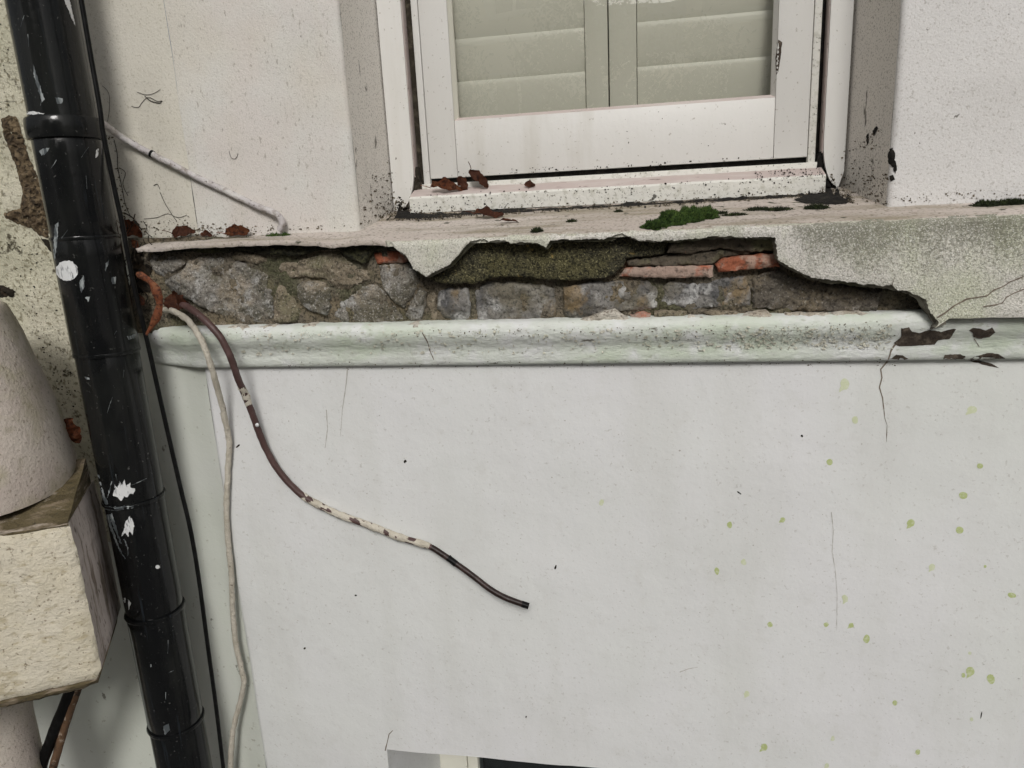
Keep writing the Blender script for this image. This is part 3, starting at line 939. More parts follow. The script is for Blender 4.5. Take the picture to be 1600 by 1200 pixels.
# moulding swept along the wall with a return at its left end
prof = [(0.004, 2.7005), (-.030, 2.6995), (-.046, 2.6965), (-.054, 2.690), (-.0565, 2.682), (-.054, 2.673), (-.047, 2.664), (-.039, 2.657), (-.032, 2.649), (-.0285, 2.641), (-.0275, 2.634), (-.0262, 2.624), (-.0225, 2.6175), (-.0165, 2.6148), (0.004, 2.6138)]
bm = bmesh.new()
cols = []
nst = 170
for i in range(nst + 1):
    t = i / nst
    x = 1.6 + (WX0 + .003 - 1.6) * t
    ring = []
    for (y, z) in prof:
        y = y * .68 if y < 0 else y
        k = max(0.0, -y)
        dx = -k if i == nst else 0.0           # mitre
        p = Vector((x + dx * 0.55, y, z))
        q = fbm(p, 22, 4, 3) * 0.0009 + fbm(p, 70, 3, 8) * 0.0007
        ring.append(bm.verts.new(p + Vector((0, -q, q * .3))))
    cols.append(ring)
ring = []
for (y, z) in [(a * .68 if a < 0 else a, b) for a, b in prof]:   # return running back along the side strip
    k = max(0.0, -y)
    ring.append(bm.verts.new(Vector((WX0 - 0.13 - k * .35, 0.045 - k * .75, z))))
cols.append(ring)
for a, b in zip(cols, cols[1:]):
    for k in range(len(prof) - 1):
        bm.faces.new((a[k], a[k + 1], b[k + 1], b[k]))
bmesh.ops.recalc_face_normals(bm, faces=bm.faces)
mould = link('moulding', bm, MT['mould'], lg, True, 70)
MLD = Multi(mould, face_t, face_l)
for i, pts in enumerate([
        [(1396, 536), (1408, 526), (1408, 513), (1420, 511), (1425, 518), (1436, 520), (1452, 515), (1470, 518), (1490, 513), (1494, 514), (1484, 529), (1466, 531), (1460, 538), (1430, 540), (1405, 541)],
        [(1514, 516), (1520, 512), (1532, 513), (1540, 516), (1550, 511), (1555, 519), (1546, 526), (1530, 529), (1521, 526), (1520, 520)],
        [(1392, 560), (1400, 554), (1410, 555), (1419, 560), (1410, 563)],
        [(1474, 561), (1476, 554), (1500, 553), (1508, 556), (1508, 561)],
        [(1512, 562), (1525, 556), (1545, 551), (1560, 553), (1571, 560), (1540, 561)],
        [(1512, 563), (1530, 563), (1550, 568), (1561, 575), (1545, 572), (1528, 567)]]):
    decal('paint_chip', pts, MLD, MT['chip'], lg, 0.0007, 4, 3, .8, i)
for i, (pts, w) in enumerate([([(1406, 530), (1397, 540), (1392, 548), (1390, 556), (1385, 566)], 3.0), ([(1522, 529), (1526, 535), (1530, 542)], 1.6), ([(660, 520), (668, 534), (672, 548), (678, 562)], 1.8)]):
    decal('crack', ribbon_px(pts, w, w * .7), MLD, MT['crack'], lg, 0.0006, 4, 4, .6, i)
rf = random.Random(5)
for i in range(46):                            # lifted flakes of paint on the moulding
    x = rf.choice([rf.uniform(380, 1390), rf.uniform(1000, 1390)])
    y = 523 + (x - 800) * -.012 + rf.choice([rf.uniform(-8, 8), rf.uniform(10, 22)])
    decal('paint_flake', ellipse_px(x, y, rf.uniform(2, 6), rf.uniform(1.2, 2.4), rf.uniform(-.4, .3), 8), MLD, MT['tongue'], lg, 0.0022, 4, 3, .8, i)

# render that is left on the fascia
fb = [(606, 376), (612, 380), (619, 391), (632, 398), (640, 409), (645, 420), (655, 428), (667, 433), (680, 425), (700, 414), (714, 401), (724, 388), (735, 378), (755, 374), (800, 378), (840, 381), (852, 386), (860, 377), (880, 374), (930, 374), (955, 371), (972, 364), (985, 370), (1000, 375), (1040, 376), (1080, 373), (1115, 369), (1170, 370), (1212, 370), (1215, 385), (1218, 405), (1235, 419), (1268, 433), (1300, 438), (1350, 443), (1392, 448), (1430, 460), (1445, 470), (1455, 485), (1466, 504), (1462, 513)]
fp = [Vector((at(x, y, LEDGE_F).x, at(x, y, LEDGE_F).z)) for x, y in fb]
fp0 = list(fp)
fp = refine(refine(fp, 0.012, 0.0040, 5, closed=False), 0.0028, 0.0020, 8, closed=False)
xe = fp[-1].x
fp += [Vector((x, 2.6925 + .0012 * nz((x, 0, 0), 30))) for x in [xe + .02 + .03 * k for k in range(34)]]
xr = fp[-1].x
x0f = fp[0].x
n = 130
fp += [Vector((xr + (x0f - .006 - xr) * k / n, LEDGE_Z + .0012 + .0012 * nz((xr + (x0f - xr) * k / n, 1, 0), 40))) for k in range(n + 1)]


def fdisp(u, w, d):
    h = 0.0022 * fbm((u, 0, w), 9, 3, 4) + 0.0007 * fbm((u, 0, w), 90, 2, 4)
    e = LEDGE_Z - w
    if e < .009:
        k = 1 - max(0, e) / .009
        h -= .009 * (1 - math.sqrt(max(0, 1 - k * k)))
    return h


fas = patch('fascia_render', fp, MT['fascia'], lg, (0, LEDGE_F, 0), sp=0.0075, depth=0.038, disp=fdisp, side=MT['core'], rnd_edge=.0016)
FAS = Multi(fas)
for i, (pts, w) in enumerate([([(1464, 496), (1477, 488), (1490, 478), (1510, 467), (1528, 464), (1542, 462), (1552, 453), (1566, 448), (1578, 440), (1599, 432)], 2.2),
                              ([(1536, 479), (1556, 476), (1566, 473), (1572, 464), (1585, 457), (1599, 452)], 1.7), ([(1393, 449), (1395, 440), (1398, 432)], 1.4)]):
    decal('crack', ribbon_px(pts, w, w * .8), FAS, MT['crack'], lg, 0.0014, 4, 4, .6, i)
ic = refine(refine([p + Vector((.002 * nz((i * .7, 0, 0), 1), -.0045 - .0045 * nz((i * .37, 2, 0), 1))) for i, p in enumerate(fp0)], .010, .003, 15, closed=False), .0028, .0014, 18, closed=False)
ic += [Vector((fp0[-1].x + .02, fp0[-1].y + .004)), Vector((fp0[-1].x + .02, LEDGE_Z - .012)), Vector((fp0[0].x, LEDGE_Z - .006))]
patch('render_undercoat', ic, MT['core'], lg, (0, LEDGE_F + .013, 0), sp=.006, depth=.026, disp=lambda u, w, d: .004 * fbm((u, 1, w), 60, 4), rnd_edge=.002)
# top bed of the ledge, its nosing broken back on the left
front = [(212, 388), (240, 386), (262, 385), (300, 381), (340, 379), (380, 377), (430, 376), (480, 378), (520, 380), (560, 376), (596, 376), (606, 379)]
lipO, lipS = Vector((0, -.045, 2.8585)), .20
lipN = Vector((0, -lipS, 1)).normalized()
lp = []
for x, y in front:                              # nosing broken back: 15 mm behind the old front edge, give or take
    p = at(x, y, -.045 + .004 * nz((x * .01, 0, 0), 2))
    lp.append(p)
lp2 = refine([Vector((p.x, p.y)) for p in lp], .006, .0018, 9, closed=False)


def lipz(x):
    for a_, b_ in zip(lp, lp[1:]):
        if a_.x <= x <= b_.x:
            t_ = (x - a_.x) / (b_.x - a_.x)
            return a_.z + (b_.z - a_.z) * t_
    return lp[-1].z if x > lp[-1].x else lp[0].z


lpp = lp2 + [Vector((lp2[-1].x + .012, -.02)), Vector((lp2[-1].x, .03)), Vector((-.7, .035)), Vector((lp2[0].x, .035))]
patch('ledge_lip', lpp, MT['ledge'], lg, (0, 0, 0), (1, 0, 0), (0, 1, 0), sp=.01, depth=0,
      disp=lambda u, w, d: (lipz(u) + (w + .045) * (ledge_z(.03) + .002 - lipz(u)) / .075 + .0012 * fbm((u, w, 0), 30, 3)))
lip_o = lg.children[-1] if False else [o for o in bpy.data.objects if o.name == 'ledge_lip'][0]
bmx = bmesh.new()
bmx.from_mesh(lip_o.data)
be = [e for e in bmx.edges if len(e.link_faces) == 1]
r = bmesh.ops.extrude_edge_only(bmx, edges=be)
for q in r['geom']:
    if isinstance(q, bmesh.types.BMVert):
        q.co.z -= .0085 + .002 * nz(q.co, 60)
        q.co.y += .004
bmesh.ops.recalc_face_normals(bmx, faces=bmx.faces)
bmx.to_mesh(lip_o.data)
bmx.free()
tp = [Vector((-.955, -.012)), Vector((-.7, -.010)), Vector((-.46, -.012)), Vector((lp2[-1].x - .004, LEDGE_F + .012))]
tp += [Vector((tp[-1].x + .006 + .02 * k, LEDGE_F + .0055)) for k in range(120)]
xr = tp[-1].x
tp += [Vector((xr, .205)), Vector((.6, .205)), Vector((0, .205)), Vector((-.6, .205)), Vector((tp[0].x, .205))]
W_ = Vector((0, 1, LEDGE_S))
top = patch('ledge_top', tp, MT['ledge'], lg, (0, 0, LEDGE_Z - LEDGE_S * LEDGE_F), (1, 0, 0), tuple(W_), sp=0.012, depth=0.011,
            disp=lambda u, w, d: 0.0016 * fbm((u, w, 0), 12, 3) + .0006 * fbm((u, w, 0), 50, 3), side=MT['tongue'], rnd_edge=.002)
# second thin skim lying along the left back edge
sk = [on_ledge(x, y) for x, y in [(215, 379), (260, 375), (320, 370), (400, 367), (420, 365), (420, 358), (300, 362), (215, 368)]]
patch('ledge_skim', refine([Vector((p.x, p.y)) for p in sk], .008, .0012, 3), MT['tongue'], lg, (0, 0, LEDGE_Z - LEDGE_S * LEDGE_F + .013), (1, 0, 0), tuple(W_), sp=.01, depth=.008,
      disp=lambda u, w, d: .0012 * fbm((u, w, 0), 20, 3), rnd_edge=.003)

# ================================================================== WINDOW
wy = 0.20
win = thing('sash_window', 'white painted timber sash window with worn sill under the cream wall', 'window', ((IL + IR) / 2, wy, 2.9))
ZT = 4.30


def curved_frame(x0, x1, inner_right, zb, zc, y0, y1):
    """jamb lining whose foot is rotted away in a curve beside the sill"""
    pts = []
    if inner_right:
        pts = [(x0, zb), (x0 + .018, zb - .002)]
        for k in range(9):
            a = R(90 * k / 8)
            pts.append((x0 + .018 + (x1 - x0 - .018) * (math.sin(a) ** 1.2), zb + (zc - zb) * (1 - math.cos(a)) + .004))
        pts += [(x1, ZT), (x0, ZT)]
    else:
        pts = [(x1, ZT), (x0, ZT)]
        for k in range(9):
            a = R(90 - 90 * k / 8)
            pts.append((x1 - .012 - (x1 - x0 - .012) * (math.sin(a) ** 1.2), zb + (zc - zb) * (1 - math.cos(a)) + .004))
        pts += [(x1 - .010, zb - .004), (x1, zb + .03)]
    poly = [Vector(p) for p in pts]
    bm = bmesh.new()
    vs = [bm.verts.new((p.x, y0, p.y)) for p in poly]
    f = bm.faces.new(vs)
    r = bmesh.ops.extrude_face_region(bm, geom=[f])
    for g in r['geom']:
        if isinstance(g, bmesh.types.BMVert):
            g.co.y = y1
    bmesh.ops.recalc_face_normals(bm, faces=bm.faces)
    return link('jamb_lining', bm, MT['wood'], win, False)


jl = curved_frame(IL + .001, -0.4605, True, 2.905, 2.985, .183, .24)
jr = curved_frame(0.3365, IR - .001, False, 2.905, 2.985, .183, .24)
box('jamb_edge', -0.4602, -0.4588, .186, .24, 2.97, ZT, MT['pink'], win, 0.0004)
box('jamb_edge', 0.3349, 0.3362, .186, .24, 2.97, ZT, MT['pink'], win, 0.0004)
box('jamb_slot', -0.505, -0.4450, .243, .262, 2.90, ZT, MT['channel'], win, 0)  # dark boxes put the shade of the open slots into their colour
box('jamb_slot', 0.3255, 0.372, .243, .262, 2.90, ZT, MT['gap'], win, 0)
box('jamb_slot', -0.4586, -0.4452, .209, .2425, 2.93, ZT, MT['channel'], win, 0)
box('jamb_slot', 0.3262, 0.3347, .213, .2425, 2.93, ZT, MT['gap'], win, 0)
box('parting_bead', -0.4450, -0.4312, .199, .24, 2.945, ZT, MT['wood'], win, .002)
box('parting_bead', 0.3125, 0.3260, .199, .24, 2.945, ZT, MT['wood_d'], win, .002)
GZ, BZ = 3.082, 2.9655
GX0, GX1 = -0.372, 0.2505
sash = box('bottom_rail', GX0 + .0006, GX1 - .0006, wy, wy + .04, BZ, GZ - .006, MT['wood'], win, .0012)
box('sash_stile', -0.4303, GX0, wy + .0004, wy + .04, BZ, ZT, MT['wood'], win, .0018)
box('sash_stile', GX1, 0.3118, wy + .0004, wy + .04, BZ, ZT, MT['wood'], win, .0018)
# glazing bevels
for nm, pts, m in [('glazing_bevel', [(GX0, wy + .001, GZ - .006), (GX1, wy + .001, GZ - .006), (GX1 - .004, wy + .018, GZ + .001), (GX0 + .004, wy + .018, GZ + .001)], 'pink'),
                   ('glazing_bevel', [(GX0 + .0003, wy + .002, GZ - .006), (GX0 + .006, wy + .018, GZ), (GX0 + .006, wy + .018, ZT), (GX0 + .0003, wy + .002, ZT)], 'shutter'),
                   ('glazing_bevel', [(GX1 - .0003, wy + .002, GZ - .006), (GX1 - .0003, wy + .002, ZT), (GX1 - .006, wy + .018, ZT), (GX1 - .006, wy + .018, GZ)], 'wood')]:
    bm = bmesh.new()
    bm.faces.new([bm.verts.new(p) for p in pts])
    r = bmesh.ops.extrude_face_region(bm, geom=list(bm.faces))
    for g in r['geom']:
        if isinstance(g, bmesh.types.BMVert):
            g.co.y += .006
    bmesh.ops.recalc_face_normals(bm, faces=bm.faces)
    link(nm, bm, MT[m], win, False)
bm = bmesh.new()
bm.faces.new([bm.verts.new(p) for p in ((GX0 + .001, wy + .024, GZ - .01), (GX1 - .001, wy + .024, GZ - .01), (GX1 - .001, wy + .024, ZT), (GX0 + .001, wy + .024, ZT))])
link('glass_pane', bm, MT['glass'], win, False)
box('head_rail', -0.4303, .3118, wy, wy + .04, ZT + .001, ZT + .06, MT['wood'], win)
box('sash_gap', -0.446, .328, wy + .012, wy + .05, 2.950, BZ - .0004, MT['gap'], win, 0)  # black box paints the shade inside the gap under the rail
# sill: back upstand, weathered top, front nosing
box('sill_upstand', -0.4475, .3282, .1905, .24, 2.930, 2.9548, MT['wood_d'], win, .001)
bm = bmesh.new()
sx0, sx1 = -0.4635, 0.3355
sec = [(.150, 2.8975), (.1485, 2.926), (.1505, 2.9300), (.1900, 2.9445), (.24, 2.9445), (.24, 2.892)]
nseg = 60
rows = []
for i in range(nseg + 1):
    x = sx0 + (sx1 - sx0) * i / nseg
    rows.append([bm.verts.new((x, y + .0007 * fbm((x, y, z), 30, 3), z + .0010 * fbm((x, y, z), 25, 3, 5))) for y, z in sec])
for a, b in zip(rows, rows[1:]):
    for k in range(len(sec)):
        bm.faces.new((a[k], a[(k + 1) % len(sec)], b[(k + 1) % len(sec)], b[k]))
bm.faces.new(rows[0])
bm.faces.new(rows[-1][::-1])
bmesh.ops.recalc_face_normals(bm, faces=bm.faces)
sill = link('sill', bm, MT['wood_d'], win, True, 25)
sill.data.materials.append(MT['pink'])
for p in sill.data.polygons:
    if p.normal.z > .75:
        p.material_index = 1
for pts, m_ in (([(1276, 264), (1280, 241), (1285, 236), (1293, 246), (1298, 262), (1301, 284), (1303, 300), (1297, 303), (1290, 291), (1280, 280)], 'gap'),
                ([(629, 303), (632, 284), (640, 266), (650, 260), (655, 284), (662, 300), (648, 305)], 'channel')):
    pp = refine(px_poly(pts, .186), .004, .0012, 3)
    patch('rotted_hole_shade', pp, MT[m_], win, (0, .186, 0), sp=.004, depth=.05, disp=lambda u, w, d: .006 * fbm((u, 2, w), 90, 4) - .004, rnd_edge=.002)  # dark lumps: grime of the rot, plus the hole's shade as colour
WIN = Multi(sash, sill, jl, jr, top, left_main, rev_l, rev_r, right_main, side_up, side_lo, strip, face_l)
# grime that has grown in the corners: too small to count, one film of specks for each place
def specks(name, zones, target, m, parent, seed, r0=.35, r1=1.7, off=.0006):
    rg = random.Random(seed)
    bm = bmesh.new()
    for zone, num in zones:
        poly = [Vector(p) for p in zone]
        x0, x1 = min(p.x for p in poly), max(p.x for p in poly)
        y0, y1 = min(p.y for p in poly), max(p.y for p in poly)
        done = tries = 0
        while done < num and tries < num * 30:
            tries += 1
            p = Vector((rg.uniform(x0, x1), rg.uniform(y0, y1)))
            if not inside(p, poly) or noise.noise(Vector((p.x * .06, p.y * .06, seed))) < rg.uniform(-.5, .25):
                continue
            done += 1
            r_ = r0 + (r1 - r0) * rg.random() ** 2.2
            k = rg.randint(5, 8)
            a0, sx = rg.uniform(0, 6), rg.uniform(.5, 1.6)
            vs = []
            for i in range(k):
                an = a0 + 2 * math.pi * i / k
                rr = r_ * rg.uniform(.55, 1.25)
                d = ray(p.x + math.cos(an) * rr * sx, p.y + math.sin(an) * rr).normalized()
                h = target.ray_cast(C, d)
                if h[0] is None:
                    break
                nn = h[1] if h[1].dot(d) < 0 else -h[1]
                vs.append(h[0] + nn * off * rg.uniform(.8, 2.0))
            if len(vs) == k and max((v - vs[0]).length for v in vs) < .02:
                bm.faces.new([bm.verts.new(v) for v in vs])
    bm.normal_update()
    o = link(name, bm, MT[m], parent, False)
    o['kind'] = 'stuff'
    return o


specks('grime', [
    ([(600, 345), (616, 318), (624, 300), (634, 318), (645, 330), (720, 333), (722, 341), (660, 345)], 420),
    ([(640, 330), (760, 322), (1000, 312), (1240, 300), (1290, 292), (1290, 306), (1000, 324), (760, 338), (640, 341)], 420),
    ([(640, 337), (800, 329), (1000, 318), (1290, 300), (1290, 306), (1000, 325), (800, 335), (640, 343)], 420),
    ([(1240, 312), (1290, 290), (1300, 270), (1308, 296), (1336, 300), (1336, 318), (1290, 320)], 420),
    ([(560, 335), (575, 290), (590, 250), (614, 250), (618, 320), (600, 345), (562, 352)], 130),
    ([(570, 350), (600, 300), (618, 310), (618, 342)], 130),
    ([(1312, 318), (1316, 230), (1380, 200), (1388, 320)], 200),
    ([(1314, 318), (1316, 280), (1388, 270), (1388, 322)], 160),
    ([(1392, 318), (1392, 306), (1600, 292), (1600, 308)], 90),
    ([(200, 366), (240, 346), (300, 340), (330, 350), (430, 352), (430, 360), (300, 366)], 200),
    ([(205, 372), (300, 366), (420, 360), (420, 368), (300, 376), (210, 384)], 260),
    ([(160, 200), (180, 215), (205, 340), (240, 350), (225, 366), (196, 366), (180, 300)], 200),
    ([(310, 356), (552, 350), (556, 358), (310, 363)], 80)], WIN, 'soil', uw, 5)
specks('grime', [([(604, 345), (616, 325), (624, 305), (634, 322), (645, 333), (720, 335), (722, 341), (660, 345)], 260), ([(1262, 314), (1290, 296), (1300, 276), (1308, 300), (1332, 306), (1332, 318), (1290, 320)], 260), ([(640, 339), (800, 331), (1000, 320), (1290, 302), (1290, 306), (1000, 325), (800, 335), (640, 343)], 160)], WIN, 'dirt', uw, 6, .4, 2.0)
specks('grime', [([(660, 270), (980, 255), (1270, 240), (1270, 248), (980, 264), (660, 282)], 160), ([(640, 305), (1288, 272), (1288, 300), (640, 333)], 260),
                 ([(1180, 268), (1276, 258), (1288, 274), (1180, 282)], 160), ([(714, 0), (1212, 0), (1212, 140), (1270, 150), (1270, 240), (720, 270)], 40)], WIN, 'dirt', win, 8, .4, 1.5)
specks('dirt_film', [([(240, 518), (800, 514), (1400, 502), (1400, 514), (800, 526), (240, 530)], 300), ([(400, 566), (1400, 560), (1400, 572), (400, 578)], 240),
                     ([(1000, 515), (1400, 508), (1400, 530), (1000, 534)], 200)], MLD, 'soil', lg, 11, .35, 1.2, .0006)
specks('paint_flake', [([(400, 520), (1395, 508), (1395, 545), (400, 556)], 420), ([(1150, 515), (1395, 510), (1395, 545), (1150, 545)], 300)], MLD, 'tongue', lg, 12, .6, 2.6, .0014)
specks('dirt_speck', [([(400, 580), (1590, 570), (1590, 1190), (960, 1190), (610, 1160), (420, 1190)], 220)], LOW, 'crack_f', lo, 13, .35, 1.2, .0005)
specks('grime', [([(0, 0), (30, 0), (60, 170), (0, 170)], 60), ([(0, 370), (60, 370), (130, 640), (100, 640), (20, 460), (0, 440)], 260)], WIN, 'dirt', lw, 14, .4, 1.6)
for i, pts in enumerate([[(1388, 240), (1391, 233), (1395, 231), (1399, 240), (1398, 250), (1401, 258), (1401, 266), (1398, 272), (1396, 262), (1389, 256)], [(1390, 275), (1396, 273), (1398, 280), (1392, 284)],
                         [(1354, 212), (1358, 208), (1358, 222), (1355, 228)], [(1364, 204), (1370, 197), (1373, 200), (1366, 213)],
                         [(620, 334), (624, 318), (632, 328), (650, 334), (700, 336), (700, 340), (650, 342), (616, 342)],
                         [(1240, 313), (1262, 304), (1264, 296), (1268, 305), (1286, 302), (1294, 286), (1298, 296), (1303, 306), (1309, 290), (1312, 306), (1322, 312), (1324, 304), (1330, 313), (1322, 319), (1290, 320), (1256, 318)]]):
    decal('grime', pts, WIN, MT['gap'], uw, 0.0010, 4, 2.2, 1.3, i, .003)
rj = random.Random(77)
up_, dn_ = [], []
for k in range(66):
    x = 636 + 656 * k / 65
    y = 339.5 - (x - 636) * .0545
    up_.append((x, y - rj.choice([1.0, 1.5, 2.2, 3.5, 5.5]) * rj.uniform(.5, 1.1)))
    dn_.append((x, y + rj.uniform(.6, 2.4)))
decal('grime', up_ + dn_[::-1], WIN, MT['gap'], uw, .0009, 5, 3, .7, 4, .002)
decal('flaked_paint', [(1216, 62), (1222, 66), (1220, 88), (1216, 112), (1213, 118), (1212, 92)], Multi(*[o for o in win.children if o.name.startswith('glazing_bevel') or o.name.startswith('sash_stile')]), MT['chip'], win, .0006, 4, 3, .6)

# room behind the window
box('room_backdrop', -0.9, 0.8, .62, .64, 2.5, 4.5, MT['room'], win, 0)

# shutters behind the glass
def shutter(label, xo0, xo1, xi0, xi1, left):
    s = thing('window_shutter', label, 'shutter', ((xo0 + xi1) / 2, .27, 3.0), 'shutters behind the window glass')
    y0, y1 = .262, .288
    for a, b in ((xo0, xo1), (xi0, xi1)):
        box('stile', a, b, y0, y1, 2.98, 4.28, MT['shutter'], s, .0025)
        m_ = b - .007 if left else a + .005
    sl0, sl1 = (xo1, xi0)
    box('rail', sl0 + .0006, sl1 - .0006, y0 + .001, y1, 2.98, 3.060, MT['shutter'], s, .002)
    bm = bmesh.new()
    hw, th = .047, .0050
    prof = []
    for k in range(20):
        a = 2 * math.pi * k / 20
        prof.append((th * math.sin(a), hw * math.cos(a)))
    tl = R(-9)
    ring = []
    for x in (sl0 + .0012, sl1 - .0012):
        ring.append([bm.verts.new((x, y * math.cos(tl) - z * math.sin(-tl), y * math.sin(-tl) + z * math.cos(tl))) for y, z in prof])
    for k in range(20):
        bm.faces.new((ring[0][k], ring[0][(k + 1) % 20], ring[1][(k + 1) % 20], ring[1][k]))
    bm.faces.new(ring[0])
    bm.faces.new(ring[1])
    bmesh.ops.recalc_face_normals(bm, faces=bm.faces)
    first = link('slat', bm, MT['shutter'], None, True, 50)
    for k in range(15):
        o = first if k == 0 else first.copy()
        if k:
            col.objects.link(o)
        o.location = (0, .274, 3.113 + .082 * k)
        put(o, s)
    return s


shutter('left louvred shutter behind the window glass, reflecting leaves', -.42, -.377, -.108, -.0625, True)
shutter('right louvred shutter behind the window glass, nearer the grey right reveal', -.0605, -.006, .257, .30, False)

# ================================================================== PIPE
PX, PY, PR = -1.0135, -0.10, 0.055
pipe = thing('drainpipe', 'black plastic drainpipe with white paint splashes running down the left wall', 'pipe', (PX, PY, 0))


def pz(x, y):
    return at(x, y, PY - PR * .78).z


rz = [pz(132, 372), pz(162, 556), pz(208, 790), pz(240, 970), pz(272, 1148)]
zc0, zc1 = pz(92, 212), pz(90, 180)
ends = [0.0] + sorted(rz) + [zc0]
parts = []
for i, (a, b) in enumerate(zip(ends, ends[1:])):
    wide = abs(b - rz[0]) < 1e-6
    r = PR + (.0028 if wide else (.0008 if i % 2 else 0.0))
    bm = bmesh.new()
    lathe(bm, PX, PY, [(r - .001, a + .0015), (r, a + .004)] + [(r, a + (b - a) * k / 6) for k in range(1, 6)] + [(r, b - .004), (r - .001, b - .0015)], 64)
    parts.append(link('pipe_section', bm, MT['pipe'], pipe))
for k, z in enumerate(rz):
    bm = bmesh.new()
    lathe(bm, PX, PY, [(PR - .002, z - .0040), (PR + .0030, z - .0035), (PR + .0042, z), (PR + .0030, z + .0035), (PR - .002, z + .0040)], 64)
    parts.append(link('ring', bm, MT['pipe'], pipe))
bm = bmesh.new()
lathe(bm, PX, PY, [(PR - .002, zc0 - .003), (PR + .0055, zc0 - .002), (PR + .0072, zc0 + .003), (PR + .0075, (zc0 + zc1) / 2), (PR + .0066, zc1 - .003), (PR + .005, zc1), (PR - .004, zc1 + .001)], 64)
parts.append(link('collar', bm, MT['pipe'], pipe))
bm = bmesh.new()
lathe(bm, PX, PY, [(PR - .0012, zc1 - .001), (PR - .0012, zc1 + .2), (PR - .0012, zc1 + .6), (PR - .0012, 4.8)], 64)
parts.append(link('pipe_section', bm, MT['pipe'], pipe))
zb = at(188, 955, -.05).z
box('bracket', PX - .085, PX - .01, -.062, -.048, zb - .012, zb + .010, MT['pipe'], pipe, .003)
box('bracket', PX - .085, PX - .071, -.0475, .045, zb - .012, zb + .010, MT['pipe'], pipe, .003)
PIPE = Multi(*parts)
for i, (pts, m) in enumerate([
        (ellipse_px(105, 423, 17, 16, 0, 18), 'paint'),
        ([(176, 774), (180, 764), (179, 757), (184, 762), (187, 751), (190, 758), (195, 749), (197, 759), (203, 754), (204, 762), (211, 763), (208, 772), (203, 771), (199, 777), (194, 775), (189, 783), (184, 778)], 'paint'),
        (ribbon_px([(175, 752), (172, 764), (168, 778)], 1.6, .8), 'smear'),
        ([(190, 838), (194, 826), (197, 814), (203, 806), (207, 812), (210, 822), (207, 836), (203, 828), (200, 839), (196, 832)], 'paint'),
        (ribbon_px([(168, 804), (174, 824), (184, 850)], 5, 2.5), 'smear'),
        (ribbon_px([(173, 803), (180, 824), (190, 850)], 5, 2), 'smear'),
        (ribbon_px([(180, 842), (188, 860), (196, 873)], 2.5, 1.2), 'smear'),
        (ribbon_px([(194, 842), (200, 856), (200, 868)], 2.2, 1), 'smear'),
        (ribbon_px([(152, 742), (158, 766), (168, 788)], 7, 5), 'smear'),
        ([(157, 791), (180, 792), (208, 790), (208, 794), (182, 798), (160, 796)], 'smear'),
        ([(61, 236), (68, 232), (78, 231), (72, 240), (66, 243)], 'smear'),
        ([(150, 234), (154, 232), (153, 243), (149, 247)], 'paint'),
        ([(30, 175), (52, 174), (70, 178), (50, 179), (32, 179)], 'paint'),
        ([(100, 0), (108, 0), (114, 24), (117, 40), (110, 26)], 'paint'),
        ([(124, 440), (131, 430), (132, 448), (127, 458)], 'smear'), ([(165, 412), (170, 406), (168, 416), (164, 424)], 'smear'),
        ([(174, 434), (181, 432), (180, 444), (175, 444)], 'smear'), ([(133, 464), (141, 463), (138, 472)], 'smear'),
        ([(132, 588), (140, 590), (141, 593), (134, 592)], 'smear'),
        ([(191, 934), (196, 934), (197, 941), (192, 942)], 'paint'), ([(200, 936), (205, 942), (202, 953)], 'paint'),
        (ellipse_px(246, 886, 3, 3), 'paint'), (ellipse_px(236, 1040, 1.5, 2), 'smear'),
        ([(255, 1135), (264, 1130), (266, 1140), (258, 1148)], 'smear'), ([(198, 526), (212, 522), (211, 528), (200, 531)], 'smear'),
        ([(52, 100), (58, 118), (66, 146), (70, 155), (66, 160), (60, 140), (53, 118)], 'smear'), ([(86, 152), (98, 154), (97, 162), (90, 162)], 'smear'),
        ([(86, 352), (92, 346), (90, 378), (86, 408), (84, 390)], 'smear')]):
    decal('paint_splash', pts, PIPE, MT[m], pipe, 0.0006, 4, 2.2, 1.4, i * 1.7)
rp = random.Random(31)
for i in range(16):                              # scratches and flecks
    y = rp.uniform(10, 1150)
    x = 63 + y * .188 + rp.uniform(-38, 38)
    a = rp.uniform(-.3, 1.2) + 1.57
    l = rp.uniform(4, 26)
    pts = [(x, y), (x + math.cos(a) * l * .5 + rp.uniform(-.6, .6), y + math.sin(a) * l * .5), (x + math.cos(a) * l, y + math.sin(a) * l)]
    decal('scratch', ribbon_px(pts, rp.uniform(.5, 1.0), .3), PIPE, MT['smear'], pipe, 0.0005, 4, 4, .3, i)

# broken render beside the pipe
SIDE = Multi(side_lo, side_up)
for i, pts in enumerate([[(2, 186), (14, 180), (28, 184), (34, 205), (44, 240), (62, 280), (78, 330), (76, 372), (62, 368), (50, 356), (34, 352), (22, 346), (8, 340), (6, 334), (20, 328), (32, 326), (36, 300), (26, 262), (16, 236), (6, 212)],
                         [(64, 372), (78, 376), (84, 396), (76, 390)], [(-20, 440), (6, 446), (20, 452), (26, 456), (20, 464), (-20, 468)]]):
    decal('broken_render', pts, SIDE, MT['dirt'] if i else MT['broken'], lw, 0.0012, 3.2, 3, 2.2, i, .007)

# ================================================================== CABLES
def cable(name, label, pts, rad, m, wob=0.0, seg=10):
    P = catmull([at(x, y, Y) for x, y, Y in pts], 7)
    bm = bmesh.new()
    tube(bm, P, rad, seg, True, wob)
    return P, bm


def solo(name, label, pts, rad, m, wob=0.0):
    P, bm = cable(name, label, pts, rad, m, wob)
    return tag(link(name, bm, MT[m], None, True, 60), label, 'cable'), P


